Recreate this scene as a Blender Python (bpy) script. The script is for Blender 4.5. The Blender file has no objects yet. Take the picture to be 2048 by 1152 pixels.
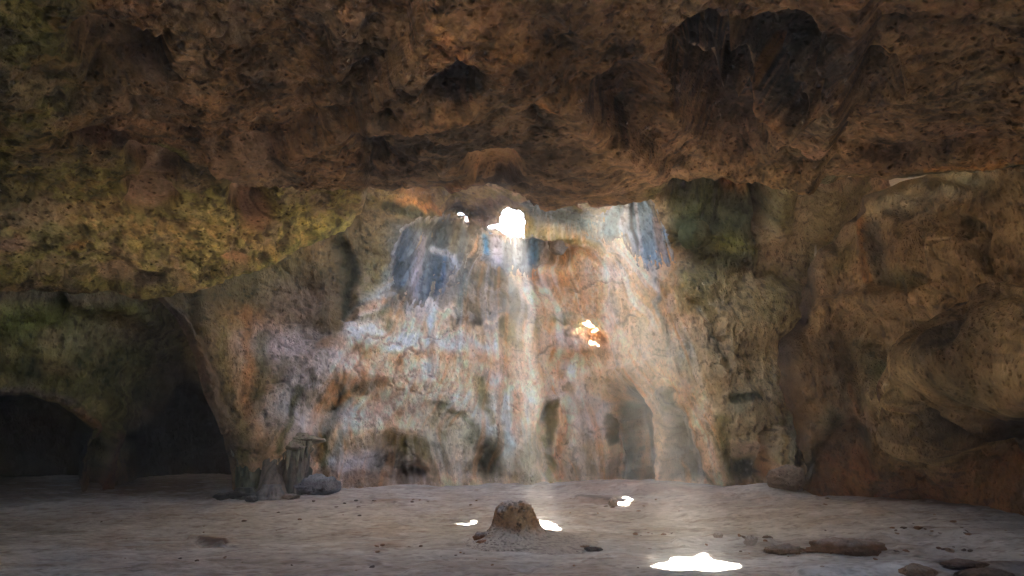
import bpy, math, random
import numpy as np
from mathutils import Vector

random.seed(7)
rng = np.random.default_rng(11)
SC = bpy.context.scene
COL = SC.collection
# ------------------------------------------------------------------ camera
F = 1365.0                      # focal length in photo pixels (2048 wide)
CAMZ = 1.5
PITCH = math.atan(284.0 / F)
CP, SP = math.cos(PITCH), math.sin(PITCH)
cam_d = bpy.data.cameras.new("camera")
cam = bpy.data.objects.new("camera", cam_d)
COL.objects.link(cam)
cam.location = (0, 0, CAMZ)
cam.rotation_euler = (math.pi / 2 + PITCH, 0, 0)
cam_d.sensor_width = 36
cam_d.lens = 36 * F / 2048
cam_d.clip_end = 500
SC.camera = cam


def raydir(px, py):
    r = (px - 1024.0) / F
    u = (576.0 - py) / F
    return r, CP - u * SP, SP + u * CP


def W(px, py, Y):
    """world point on the sight line of a photo point, at world depth Y"""
    rx, ry, rz = raydir(px, py)
    k = Y / ry
    return rx * k, Y + 0 * k, CAMZ + rz * k


def topix(X, Y, Z):
    z = Z - CAMZ
    fw = Y * CP + z * SP
    up = z * CP - Y * SP
    return 1024 + F * X / fw, 576 - F * up / fw


def sm(a, b, x):
    t = np.clip((x - a) / (b - a), 0, 1)
    return t * t * (3 - 2 * t)


# sun: light comes from the far side, high up
_s = np.array(raydir(905.0, -800.0))
SUN = _s / np.linalg.norm(_s)

# ------------------------------------------------------------------ noise
_perm = np.random.default_rng(3).permutation(256).astype(np.int32)
_perm = np.concatenate([_perm, _perm, _perm])
_g = np.random.default_rng(4).normal(size=(256, 3)).astype(np.float32)
_g /= np.linalg.norm(_g, axis=1)[:, None]


def pn(P, f=1.0, seed=0):
    """gradient noise about -1..1 ; f scalar or 3-vector"""
    Q = (np.asarray(P, dtype=np.float32) * np.asarray(f, dtype=np.float32)) + np.float32(seed * 17.31 + 100.5)
    I = np.floor(Q).astype(np.int32)
    fr = Q - I
    I &= 255
    u = fr * fr * fr * (fr * (fr * 6 - 15) + 10)
    out = 0
    for dx in (0, 1):
        wx = u[:, 0] if dx else 1 - u[:, 0]
        a = _perm[(I[:, 0] + dx) & 255]
        for dy in (0, 1):
            wy = u[:, 1] if dy else 1 - u[:, 1]
            b = _perm[a + ((I[:, 1] + dy) & 255)]
            for dz in (0, 1):
                wz = u[:, 2] if dz else 1 - u[:, 2]
                g = _g[_perm[b + ((I[:, 2] + dz) & 255)] & 255]
                d = g[:, 0] * (fr[:, 0] - dx) + g[:, 1] * (fr[:, 1] - dy) + g[:, 2] * (fr[:, 2] - dz)
                out = out + wx * wy * wz * d
    return out * 1.7


def fbm(P, f=1.0, o=4, seed=0, gain=.5, lac=2.03):
    a = 1.0
    r = 0
    f = np.asarray(f, dtype=np.float32)
    t = 0
    for i in range(o):
        r = r + a * pn(P, f * lac ** i, seed + i)
        t += a
        a *= gain
    return r / t * 1.3


def ridge(P, f=1.0, o=3, seed=0):
    a = 1.0
    r = 0
    t = 0
    f = np.asarray(f, dtype=np.float32)
    for i in range(o):
        r = r + a * (1 - 2.2 * np.abs(pn(P, f * 2.05 ** i, seed + i)))
        t += a
        a *= .55
    return r / t


# ------------------------------------------------------------------ paint helpers
def rbf(ctrl, px, py):
    """thin plate surface through (x, y, depth) control points"""
    c = np.array(ctrl, dtype=float)
    n = len(c)
    xy = c[:, :2] / 1000

    def ph(r2):
        return np.where(r2 > 1e-12, .5 * r2 * np.log(np.maximum(r2, 1e-12)), 0)
    K = ph(((xy[:, None] - xy[None]) ** 2).sum(2)) + np.eye(n) * 2e-3
    Pm = np.c_[np.ones(n), xy]
    A = np.block([[K, Pm], [Pm.T, np.zeros((3, 3))]])
    w = np.linalg.solve(A, np.r_[c[:, 2], 0, 0, 0])
    x = px / 1000
    y = py / 1000
    out = w[n] + w[n + 1] * x + w[n + 2] * y
    for i in range(n):
        out = out + w[i] * ph((x - xy[i, 0]) ** 2 + (y - xy[i, 1]) ** 2)
    return out


class Canvas:
    """soft shapes in the wall's own two coordinates"""

    def __init__(s, x, y):
        s.x = x
        s.y = y

    def box(s, x0, y0, x1, y1):
        return np.nonzero((s.x > x0) & (s.x < x1) & (s.y > y0) & (s.y < y1))[0]

    def blob(s, x, y, rx, ry, ang=0, soft=.5):
        R = max(rx, ry) * (1 + soft)
        i = s.box(x - R, y - R, x + R, y + R)
        a = math.radians(ang)
        dx = s.x[i] - x
        dy = s.y[i] - y
        u = (dx * math.cos(a) + dy * math.sin(a)) / rx
        v = (-dx * math.sin(a) + dy * math.cos(a)) / ry
        d = np.sqrt(u * u + v * v)
        return i, 1 - sm(1 - soft, 1 + soft, d)

    def stroke(s, pts, w, w2=None, soft=.6):
        w2 = w if w2 is None else w2
        p = np.array(pts, dtype=float)
        R = max(w, w2) * (1 + soft)
        i = s.box(p[:, 0].min() - R, p[:, 1].min() - R, p[:, 0].max() + R, p[:, 1].max() + R)
        X = s.x[i]
        Y = s.y[i]
        best = np.full(len(i), 1e9)
        L = np.r_[0, np.cumsum(np.hypot(*np.diff(p, axis=0).T))]
        for k in range(len(p) - 1):
            a = p[k]
            d = p[k + 1] - a
            t = np.clip(((X - a[0]) * d[0] + (Y - a[1]) * d[1]) / (d @ d), 0, 1)
            r = np.hypot(X - a[0] - t * d[0], Y - a[1] - t * d[1])
            f = (L[k] + t * (L[k + 1] - L[k])) / L[-1]
            best = np.minimum(best, r / (w + (w2 - w) * f))
        return i, 1 - sm(1 - soft, 1 + soft, best)

    def poly(s, pts, soft=6):
        p = np.array(pts, dtype=float)
        i = s.box(p[:, 0].min() - soft, p[:, 1].min() - soft, p[:, 0].max() + soft, p[:, 1].max() + soft)
        sd = polysd(p, s.x[i], s.y[i])
        return i, sm(-soft, soft, sd)


def polysd(p, X, Y):
    p = np.asarray(p, dtype=float)
    ins = np.zeros(len(X), bool)
    d = np.full(len(X), 1e9)
    n = len(p)
    for k in range(n):
        a = p[k]
        b = p[(k + 1) % n]
        e = b - a
        t = np.clip(((X - a[0]) * e[0] + (Y - a[1]) * e[1]) / (e @ e), 0, 1)
        d = np.minimum(d, np.hypot(X - a[0] - t * e[0], Y - a[1] - t * e[1]))
        c = ((a[1] > Y) != (b[1] > Y))
        with np.errstate(divide='ignore', invalid='ignore'):
            xi = a[0] + (Y - a[1]) * (b[0] - a[0]) / (b[1] - a[1] if b[1] != a[1] else 1e-9)
        ins ^= c & (X < xi)
    return np.where(ins, d, -d)


def shape(cv, f):
    k = f[0]
    if k == 'b':
        return cv.blob(*f[1])
    if k == 's':
        return cv.stroke(*f[1])
    return cv.poly(*f[1])


def paint(cv, C, feats, P=None, seed=0):
    """feats: (kind, args, colour, alpha)"""
    for n, f in enumerate(feats):
        i, m = shape(cv, f)
        a = m * f[3]
        C[i] = C[i] * (1 - a[:, None]) + np.array(f[2])[None] * a[:, None]


def relief(cv, R, feats):
    for f in feats:
        i, m = shape(cv, f)
        R[i] += m * f[2]


def axis(lo, a, b, hi, step, ostep):
    return np.unique(np.r_[np.arange(lo, a, ostep), np.arange(a, b, step), np.arange(b, hi + ostep, ostep)]).astype(float)


# ------------------------------------------------------------------ materials
def newmat(name):
    m = bpy.data.materials.new(name)
    m.use_nodes = True
    nt = m.node_tree
    nt.nodes.clear()
    out = nt.nodes.new('ShaderNodeOutputMaterial')
    b = nt.nodes.new('ShaderNodeBsdfPrincipled')
    nt.links.new(b.outputs[0], out.inputs['Surface'])
    return m, nt, b


def nd(nt, typ, **kw):
    n = nt.nodes.new(typ)
    for k, v in kw.items():
        if k in n.inputs:
            n.inputs[k].default_value = v
        else:
            setattr(n, k, v)
    return n


def mathn(nt, op, a, b=None, c=None):
    n = nt.nodes.new('ShaderNodeMath')
    n.operation = op
    for i, v in enumerate((a, b, c)):
        if v is None:
            continue
        if isinstance(v, (int, float)):
            n.inputs[i].default_value = v
        else:
            nt.links.new(v, n.inputs[i])
    return n.outputs[0]


def rockmat(name, stretch=(1, 1, 1), speck=.5, var=.5, bump=.6, rough=.9, fine=26, base=None, pitscale=14, spec=.25):
    m, nt, b = newmat(name)
    L = nt.links.new
    geo = nd(nt, 'ShaderNodeNewGeometry')
    mp = nd(nt, 'ShaderNodeMapping')
    mp.inputs['Scale'].default_value = stretch
    L(geo.outputs['Position'], mp.inputs['Vector'])
    V = mp.outputs[0]
    if base is None:
        at = nd(nt, 'ShaderNodeAttribute', attribute_name='col')
        colr = at.outputs['Color']
    else:
        rgb = nd(nt, 'ShaderNodeRGB')
        rgb.outputs[0].default_value = (*base, 1)
        colr = rgb.outputs[0]
    n1 = nd(nt, 'ShaderNodeTexNoise', Scale=fine, Detail=5.0, Roughness=.65)
    L(V, n1.inputs['Vector'])
    n2 = nd(nt, 'ShaderNodeTexNoise', Scale=fine * .28, Detail=4.0, Roughness=.6, Distortion=.6)
    L(V, n2.inputs['Vector'])
    # distorted coordinates for the pits
    vs = nd(nt, 'ShaderNodeVectorMath', operation='SCALE')
    L(n2.outputs['Color'], vs.inputs[0])
    vs.inputs['Scale'].default_value = .12
    va = nd(nt, 'ShaderNodeVectorMath', operation='ADD')
    L(V, va.inputs[0])
    L(vs.outputs[0], va.inputs[1])
    vo = nd(nt, 'ShaderNodeTexVoronoi', Scale=pitscale)
    L(va.outputs[0], vo.inputs['Vector'])
    pit = nd(nt, 'ShaderNodeMapRange')
    L(vo.outputs['Distance'], pit.inputs['Value'])
    pit.inputs['From Min'].default_value = .12
    pit.inputs['From Max'].default_value = .42
    # where pits occur
    reg = nd(nt, 'ShaderNodeMapRange')
    L(n2.outputs['Fac'], reg.inputs['Value'])
    reg.inputs['From Min'].default_value = .42
    reg.inputs['From Max'].default_value = .62
    inv = mathn(nt, 'SUBTRACT', 1.0, pit.outputs[0])
    pitm = mathn(nt, 'MULTIPLY', inv, reg.outputs[0])
    # brightness factor
    f1 = mathn(nt, 'MULTIPLY_ADD', n1.outputs['Fac'], 2.0 * var, 1 - var)
    f2 = mathn(nt, 'MULTIPLY_ADD', n2.outputs['Fac'], 1.2 * var, 1 - .6 * var)
    ff = mathn(nt, 'MULTIPLY', f1, f2)
    pk = mathn(nt, 'MULTIPLY_ADD', pitm, -speck, 1.0)  # pits darkened in the colour: dirt fill plus the shade inside
    ff = mathn(nt, 'MULTIPLY', ff, pk)
    mul = nd(nt, 'ShaderNodeVectorMath', operation='SCALE')
    L(colr, mul.inputs[0])
    L(ff, mul.inputs['Scale'])
    hs = nd(nt, 'ShaderNodeHueSaturation')
    L(mul.outputs[0], hs.inputs['Color'])
    hv = mathn(nt, 'MULTIPLY_ADD', n2.outputs['Fac'], -.03, .515)
    L(hv, hs.inputs['Hue'])
    L(hs.outputs[0], b.inputs['Base Color'])
    b.inputs['Roughness'].default_value = rough
    b.inputs['Specular IOR Level'].default_value = spec
    h1 = mathn(nt, 'MULTIPLY_ADD', n1.outputs['Fac'], .35, 0.0)
    h2 = mathn(nt, 'MULTIPLY_ADD', pitm, -.8, h1)
    h3 = mathn(nt, 'MULTIPLY_ADD', n2.outputs['Fac'], .8, h2)
    bp = nd(nt, 'ShaderNodeBump', Strength=bump, Distance=.12)
    L(h3, bp.inputs['Height'])
    L(bp.outputs[0], b.inputs['Normal'])
    return m


M_wall = rockmat('limestone_wall', (1, 1, .45), speck=.35, var=.45, bump=1.0, fine=30, pitscale=24)
M_ceil = rockmat('limestone_ceiling', (1, 1.0, 1.6), speck=.75, var=.55, bump=1.0, fine=22, pitscale=14)
M_flow = rockmat('flowstone', (1, 1, .3), speck=.4, var=.4, bump=.6, rough=.55, fine=26, spec=.4)
M_floor = rockmat('cave_sand', (.7, 1, 1), speck=.25, var=.28, bump=.35, fine=20, pitscale=9, rough=.95)
M_stone = rockmat('loose_stone', (1, 1, 1), speck=.5, var=.45, bump=.8, fine=30, pitscale=20)
M_out = rockmat('outer_rock', (1, 1, 1), base=(.46, .39, .30), bump=.3)


# ------------------------------------------------------------------ mesh helpers
def link(name, me, mat, parent=None):
    o = bpy.data.objects.new(name, me)
    COL.objects.link(o)
    if mat:
        me.materials.append(mat)
    if parent:
        o.parent = parent
    return o


def tag(o, label=None, cat=None, group=None, kind=None):
    if label:
        o['label'] = label
    if cat:
        o['category'] = cat
    if group:
        o['group'] = group
    if kind:
        o['kind'] = kind
    return o


def gridmesh(name, P, C, mat, keep=None, parent=None):
    """P: (rows, cols, 3); keep: bool per vertex"""
    h, w, _ = P.shape
    idx = np.arange(h * w).reshape(h, w)
    q = np.stack([idx[:-1, :-1], idx[:-1, 1:], idx[1:, 1:], idx[1:, :-1]], -1).reshape(-1, 4)
    if keep is not None:
        q = q[keep.ravel()[q].all(1)]
    used = np.zeros(h * w, bool)
    used[q.ravel()] = True
    remap = np.cumsum(used) - 1
    q = remap[q]
    V = P.reshape(-1, 3)[used]
    me = bpy.data.meshes.new(name)
    me.vertices.add(len(V))
    me.vertices.foreach_set('co', V.astype(np.float32).ravel())
    me.loops.add(q.size)
    me.loops.foreach_set('vertex_index', q.astype(np.int32).ravel())
    me.polygons.add(len(q))
    me.polygons.foreach_set('loop_start', np.arange(0, q.size, 4, dtype=np.int32))
    me.update(calc_edges=True)
    me.polygons.foreach_set('use_smooth', np.ones(len(q), bool))
    if C is not None:
        ca = me.color_attributes.new('col', 'FLOAT_COLOR', 'POINT')
        cc = np.ones((len(V), 4), np.float32)
        cc[:, :3] = np.clip(C.reshape(-1, 3)[used], .004, .9)
        ca.data.foreach_set('color', cc.ravel())
    me.update()
    return link(name, me, mat, parent)


def normals(P):
    du = np.gradient(P, axis=1)
    dv = np.gradient(P, axis=0)
    n = np.cross(du, dv)
    n /= np.linalg.norm(n, axis=2)[..., None] + 1e-9
    view = P - np.array([0, 0, CAMZ])
    s = np.sign((n * view).sum(2))
    n *= -np.where(s == 0, 1, s)[..., None]
    return n                            # towards the chamber


def smooth2(A, k):
    for _ in range(k):
        B = np.pad(A, [(1, 1), (1, 1)] + [(0, 0)] * (A.ndim - 2), mode='edge')
        A = (B[:-2, 1:-1] + B[2:, 1:-1] + B[1:-1, :-2] + B[1:-1, 2:] + 2 * B[1:-1, 1:-1]) / 6
    return A


def punch(C, con=1.25, sat=1.3, piv=.2):
    C = np.clip(C, .003, 1)
    l = (C @ np.array([.3, .55, .15]))[:, None]
    C = np.clip(l + (C - l) * sat, .003, 1)
    return piv * (C / piv) ** con


def patchy(C, P0, col, f, seed, a, gate=1, lo=.04, hi=.2):
    m = sm(lo, hi, fbm(P0, f, 4, seed, gain=.62)) * gate * a
    return C * (1 - m[:, None]) + np.array(col)[None] * m[:, None]


def cracks(P0, f, seed):
    Q = P0 + .25 * np.stack([fbm(P0, 1.7, 3, seed + 1), fbm(P0, 1.7, 3, seed + 2), fbm(P0, 1.7, 3, seed + 3)], 1)
    r1 = 1 - 2.2 * np.abs(pn(Q, f, seed))
    gate = sm(-.05, .3, fbm(P0, .7, 2, seed + 7))
    return sm(.86, .985, r1) * gate


def mixc(a, b, t):
    return np.array(a)[None] * (1 - t[:, None]) + np.array(b)[None] * t[:, None]


# ------------------------------------------------------------------ floor height
def floorz(X, Y):
    X = np.asarray(X, float)
    Y = np.asarray(Y, float)
    y0 = 10.2 - 3.2 * sm(1.5, 7.5, X) + .2 * sm(2, 9, -X)
    z = .40 * sm(0, 4.6, Y - y0)
    z = z + .10 * np.exp(-(((X - 2.6) / 1.6) ** 2 + ((Y - 13.6) / .9) ** 2))
    z = z - .03 * sm(8.6, 6.5, Y)
    # raised collar round the stump
    z = z + .10 * np.exp(-(((X - .12) / .85) ** 2 + ((Y - 9.9) / .75) ** 2))
    return z


def onfloor(px, py):
    """world point where a sight line meets the floor"""
    rx, ry, rz = raydir(px, py)
    k = -CAMZ / rz
    for _ in range(60):
        z = float(floorz(rx * k, ry * k))
        k = .6 * k + .4 * (z - CAMZ) / rz
    return np.array([rx * k, ry * k, CAMZ + rz * k])


PATCH = [
    [(1312, 1136), (1345, 1122), (1352, 1116), (1392, 1119), (1408, 1108), (1418, 1120), (1466, 1130), (1460, 1137), (1425, 1142), (1375, 1142), (1340, 1140)],
    [(1056, 1045), (1097, 1045), (1119, 1062), (1122, 1084), (1078, 1074), (1056, 1058)],
    [(888, 1044), (915, 1040), (930, 1037), (958, 1042), (955, 1047), (930, 1051), (903, 1048)],
    [(846, 1051), (856, 1048), (870, 1050), (868, 1054), (850, 1055)],
    [(1242, 1011), (1250, 1009.5), (1260, 1011), (1254, 1013), (1244, 1013)],
]
PW = []
for pp in PATCH:
    q = np.array([onfloor(*p) for p in pp])
    PW.append((q[:, :2], q[:, 2].mean()))


def sunhole(V, n=None, grow=0.0):
    """True where a point stands in the path of the sun to one of the floor patches"""
    out = np.zeros(len(V), bool)
    wob = n if n is not None else 0
    for k, (poly, z) in enumerate(PW):
        t = (V[:, 2] - z) / SUN[2]
        x = V[:, 0] - SUN[0] * t
        y = V[:, 1] - SUN[1] * t
        near = (np.abs(x - poly[:, 0].mean()) < 1.5) & (np.abs(y - poly[:, 1].mean()) < 2)
        ii = np.nonzero(near)[0]
        if len(ii):
            sd = polysd(poly, x[ii], y[ii])
            out[ii] |= sd > -grow
    return out


# palette (base colours of the rock; the darkest also paint shade in holes)
TAN = (.42, .29, .18)
LTAN = (.52, .40, .28)
ORG = (.46, .25, .11)
RUST = (.24, .10, .04)
CALC = (.62, .57, .55)
LIL = (.52, .46, .47)
BLUE = (.28, .37, .46)
SLATE = (.07, .09, .12)
TEAL = (.22, .26, .24)
OLIVE = (.19, .17, .06)
GREEN = (.10, .11, .035)
DKGRN = (.035, .045, .018)
BRN = (.19, .125, .075)
DBRN = (.055, .035, .022)
PINK = (.46, .33, .27)
BLK = (.012, .010, .009)

# ================================================================== back wall
EDGE_B = np.array([(200, 230), (560, 235), (596, 285), (620, 315), (650, 345), (690, 370), (740, 392), (790, 408), (830, 430), (870, 448), (930, 462), (1040, 470)], float)


def wall_depth(px, py):
    ctrl = [(300, 300, 12.6), (300, 620, 12.6), (430, 800, 12.9), (460, 960, 13.4),
            (600, 400, 13.8), (600, 620, 14.0), (600, 800, 13.7), (600, 960, 13.6),
            (800, 340, 12.8), (800, 400, 13.8), (800, 480, 14.4), (865, 430, 15.5), (865, 490, 15.4), (915, 435, 15.7), (915, 490, 15.5), (800, 620, 14.6), (800, 800, 14.3), (800, 960, 14.3),
            (1024, 320, 12.6), (1024, 370, 13.6), (1024, 420, 14.6), (1024, 470, 15.2), (1024, 560, 15.2), (1024, 700, 14.6), (1024, 850, 14.6), (1024, 965, 14.6),
            (1250, 320, 12.6), (1250, 400, 13.9), (1250, 470, 14.6), (1185, 655, 14.65), (1185, 705, 14.9), (1270, 590, 14.4), (1250, 780, 14.3), (1250, 965, 14.5),
            (1420, 330, 12.4), (1420, 450, 13.8), (1420, 600, 13.7), (1420, 780, 13.5), (1420, 960, 13.6),
            (1600, 330, 12.4), (1600, 450, 14.0), (1600, 640, 14.4), (1600, 960, 13.5),
            (1800, 400, 14.4), (1800, 960, 14.2)]
    return rbf(ctrl, px, py)


def flutes(px, py, P, seed=0):
    """drip flutes fanning out from the top of the cascade"""
    ax, ay = 1040.0, 120.0
    ang = np.arctan2(px - ax, py - ay)
    rad = np.hypot(px - ax, py - ay)
    Q = np.stack([ang * 26 + 1.2 * pn(P, .8, 51), rad * .0045, 0 * ang + seed], 1)
    return Q


def build_wall():
    ys = axis(286, 330, 1010, 1030, 2.2, 6)
    tx = np.r_[0:1:620j]
    PYg = np.repeat(ys[:, None], len(tx), 1)
    e = np.interp(ys, EDGE_B[:, 0], EDGE_B[:, 1])[:, None]
    # columns: first some that turn away behind the rib, then the face
    nb = 10
    q = np.linspace(1, 0, nb, endpoint=False)
    face = e + (1780 - e) * tx[None]
    back = e + 34 * q[None] * (1 + 0 * e)
    PXg = np.concatenate([back, face], 1)
    PYg = np.repeat(ys[:, None], PXg.shape[1], 1)
    curl = np.concatenate([np.repeat((q[None] * 1.9 + .35), len(ys), 0), .35 * (1 - sm(0, 34, face - e)) ** 2], 1)
    px = PXg.ravel()
    py = PYg.ravel()
    Y = wall_depth(px, py)
    P0 = np.stack(W(px, py, Y), 1)
    wx = px + 16 * fbm(P0, .9, 3, 5) + 8 * fbm(P0, 3.5, 3, 9)
    wy = py + 18 * fbm(P0, .9, 3, 6) + 8 * fbm(P0, 3.5, 3, 8)
    cv = Canvas(wx, wy)
    Q = flutes(px, py, P0)
    cone = sm(0, 60, px - np.interp(py, [380, 440, 640, 800, 920], [700, 790, 690, 590, 470])) * sm(0, 60, np.interp(py, [380, 470, 600, 800, 960], [1330, 1350, 1400, 1450, 1500]) - px) * sm(415, 470, py)
    fl = fbm(Q, 1, 3, 2)
    fl2 = ridge(Q, (1.6, 1, 1), 2, 4)
    # ---- relief, metres towards the chamber
    R = np.zeros(len(px))
    relief(cv, R, [
        ('b', (530, 872, 76, 26, 0, .7), .40),
        ('s', ([(850, 430), (790, 520), (740, 620), (690, 700), (600, 790), (520, 880)], 34, 50, .8), .30),
        ('s', ([(1330, 420), (1350, 540), (1400, 640), (1440, 720)], 30, 40, .8), .22),
        ('b', (960, 600, 60, 90, 0, .6), .20), ('b', (1000, 540, 60, 30, 0, .6), .18),
        ('p', ([(600, 830), (650, 770), (700, 752), (770, 765), (800, 800), (880, 850), (870, 980), (600, 980)], 34), -.20),
        ('s', ([(680, 752), (720, 745), (770, 752)], 14, 12, .7), .14),
        ('p', ([(1085, 820), (1110, 800), (1150, 815), (1200, 800), (1225, 760), (1262, 748), (1300, 790), (1340, 785), (1375, 840), (1400, 880), (1420, 980), (1085, 980)], 20), -.30),
        ('s', ([(1225, 750), (1262, 738), (1300, 775)], 13, 10, .7), .16), ('s', ([(1375, 840), (1430, 960)], 12, 14, .7), .16),
        ('s', ([(1112, 805), (1120, 960)], 15, 22, .6), .36),
        ('s', ([(1160, 800), (1170, 960)], 22, 30, .6), .20),
        ('s', ([(1215, 790), (1205, 960)], 14, 18, .6), .28),
        ('s', ([(1262, 800), (1285, 960)], 20, 26, .6), -.9),
        ('s', ([(1228, 850), (1232, 960)], 7, 9, .6), -.4),
        ('s', ([(1098, 815), (1098, 945)], 9, 12, .6), -.55),
        ('s', ([(1320, 800), (1330, 960)], 14, 18, .6), .35),
        ('s', ([(1360, 830), (1385, 955)], 20, 26, .6), -.35),
        ('b', (977, 930, 24, 34, 0, .5), -.6), ('b', (838, 942, 22, 14, 0, .5), -.6),
        ('b', (800, 920, 50, 40, 0, .6), -.35), ('b', (930, 890, 26, 30, 0, .6), -.12),
        ('s', ([(690, 500), (698, 640)], 16, 12, .7), -.30),
        ('s', ([(640, 470), (650, 640)], 26, 20, .8), .14),
        ('b', (1170, 655, 46, 14, 10, .5), -.16), ('b', (1150, 690, 50, 26, 0, .6), .28),
        ('b', (1240, 800, 30, 12, 0, .6), -.15),
        ('s', ([(880, 400), (900, 500), (910, 580)], 20, 24, .7), .12),
        ('b', (915, 480, 18, 50, 0, .6), .14),
        ('s', ([(1060, 455), (1150, 480), (1230, 520)], 16, 14, .6), .30),
        ('p', ([(1070, 470), (1120, 480), (1150, 500), (1130, 535), (1085, 525)], 12), -.45),
        ('s', ([(1345, 380), (1420, 400), (1500, 385)], 26, 26, .7), -.55),
        ('b', (1390, 460, 40, 36, 0, .6), .28), ('b', (1455, 500, 55, 34, 15, .6), .30),
        ('b', (1430, 415, 80, 50, 0, .8), -.45), ('b', (1360, 430, 20, 30, 10, .7), .14), ('b', (1480, 450, 30, 24, 20, .7), .16), ('s', ([(1515, 370), (1520, 470)], 14, 10, .6), -.5),
        ('s', ([(1560, 380), (1555, 470)], 26, 20, .7), .30), ('s', ([(1650, 370), (1640, 480)], 20, 16, .7), .34),
        ('s', ([(1360, 570), (1430, 560), (1530, 580)], 30, 20, .8), .16),
        ('s', ([(1400, 620), (1432, 660), (1450, 710), (1470, 760)], 10, 8, .7), -.22),
        ('b', (1580, 610, 40, 40, 30, .6), .25), ('b', (1500, 640, 50, 50, 0, .7), .22),
        ('b', (1490, 820, 40, 34, 0, .6), .25), ('b', (1500, 890, 30, 26, 0, .6), .20),
        ('s', ([(1480, 930), (1500, 980)], 34, 30, .6), -.40),
        ('s', ([(1548, 870), (1552, 965)], 20, 24, .5), .42), ('s', ([(1528, 860), (1520, 965)], 8, 8, .6), -.3),
        ('s', ([(300, 600), (350, 650), (400, 740), (425, 800), (445, 850)], 22, 10, .7), .38),
        ('s', ([(380, 585), (385, 660)], 14, 8, .7), -.25),
    ])
    P = P0.reshape(PXg.shape + (3,))
    N = normals(P).reshape(-1, 3)
    disp = R
    disp = disp + cone * (.10 * fl + .05 * fl2)
    disp = disp + .16 * fbm(P0, .8, 4, 21) + .05 * ridge(P0, (2.4, 2.4, 1.6), 3, 25)
    ck = np.maximum(cracks(P0, (1.1, 1.1, .7), 951), .7 * cracks(P0, (.9, .9, 2.2), 961))
    disp = disp - .07 * ck
    disp = disp - .05 * np.maximum(0, fbm(P0, (6, 6, 3.5), 3, 31) - .12) + .018 * fbm(P0, 14, 2, 33)
    low = sm(560, 800, py)
    disp = disp + low * (.06 * ridge(P0, (3.2, 3.2, 1.0), 2, 41))
    d2 = disp.reshape(PXg.shape)
    P1 = P0 + N * smooth2(d2, 1).ravel()[:, None]
    # silhouettes turn away in depth
    c = curl.ravel()
    view = P1 - np.array([0, 0, CAMZ])
    view /= np.linalg.norm(view, axis=1)[:, None]
    P1 = P1 + view * c[:, None]
    # ---- colour
    m1 = fbm(P0, .7, 4, 61)
    m2 = fbm(P0, (2.2, 2.2, 1.1), 4, 65)
    m3 = fbm(P0, (7, 7, 4), 3, 69)
    C = mixc(TAN, LTAN, sm(-.3, .4, m2))
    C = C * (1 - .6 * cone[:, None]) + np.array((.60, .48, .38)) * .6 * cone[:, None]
    C = C * (1 - sm(.05, .5, m1)[:, None] * .5) + np.array(PINK) * sm(.05, .5, m1)[:, None] * .5
    g = sm(-.05, .45, -m1 + .3 * m3) * (1 - .7 * cone)
    C = C * (1 - .75 * g[:, None]) + np.array(OLIVE) * .75 * g[:, None]
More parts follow.
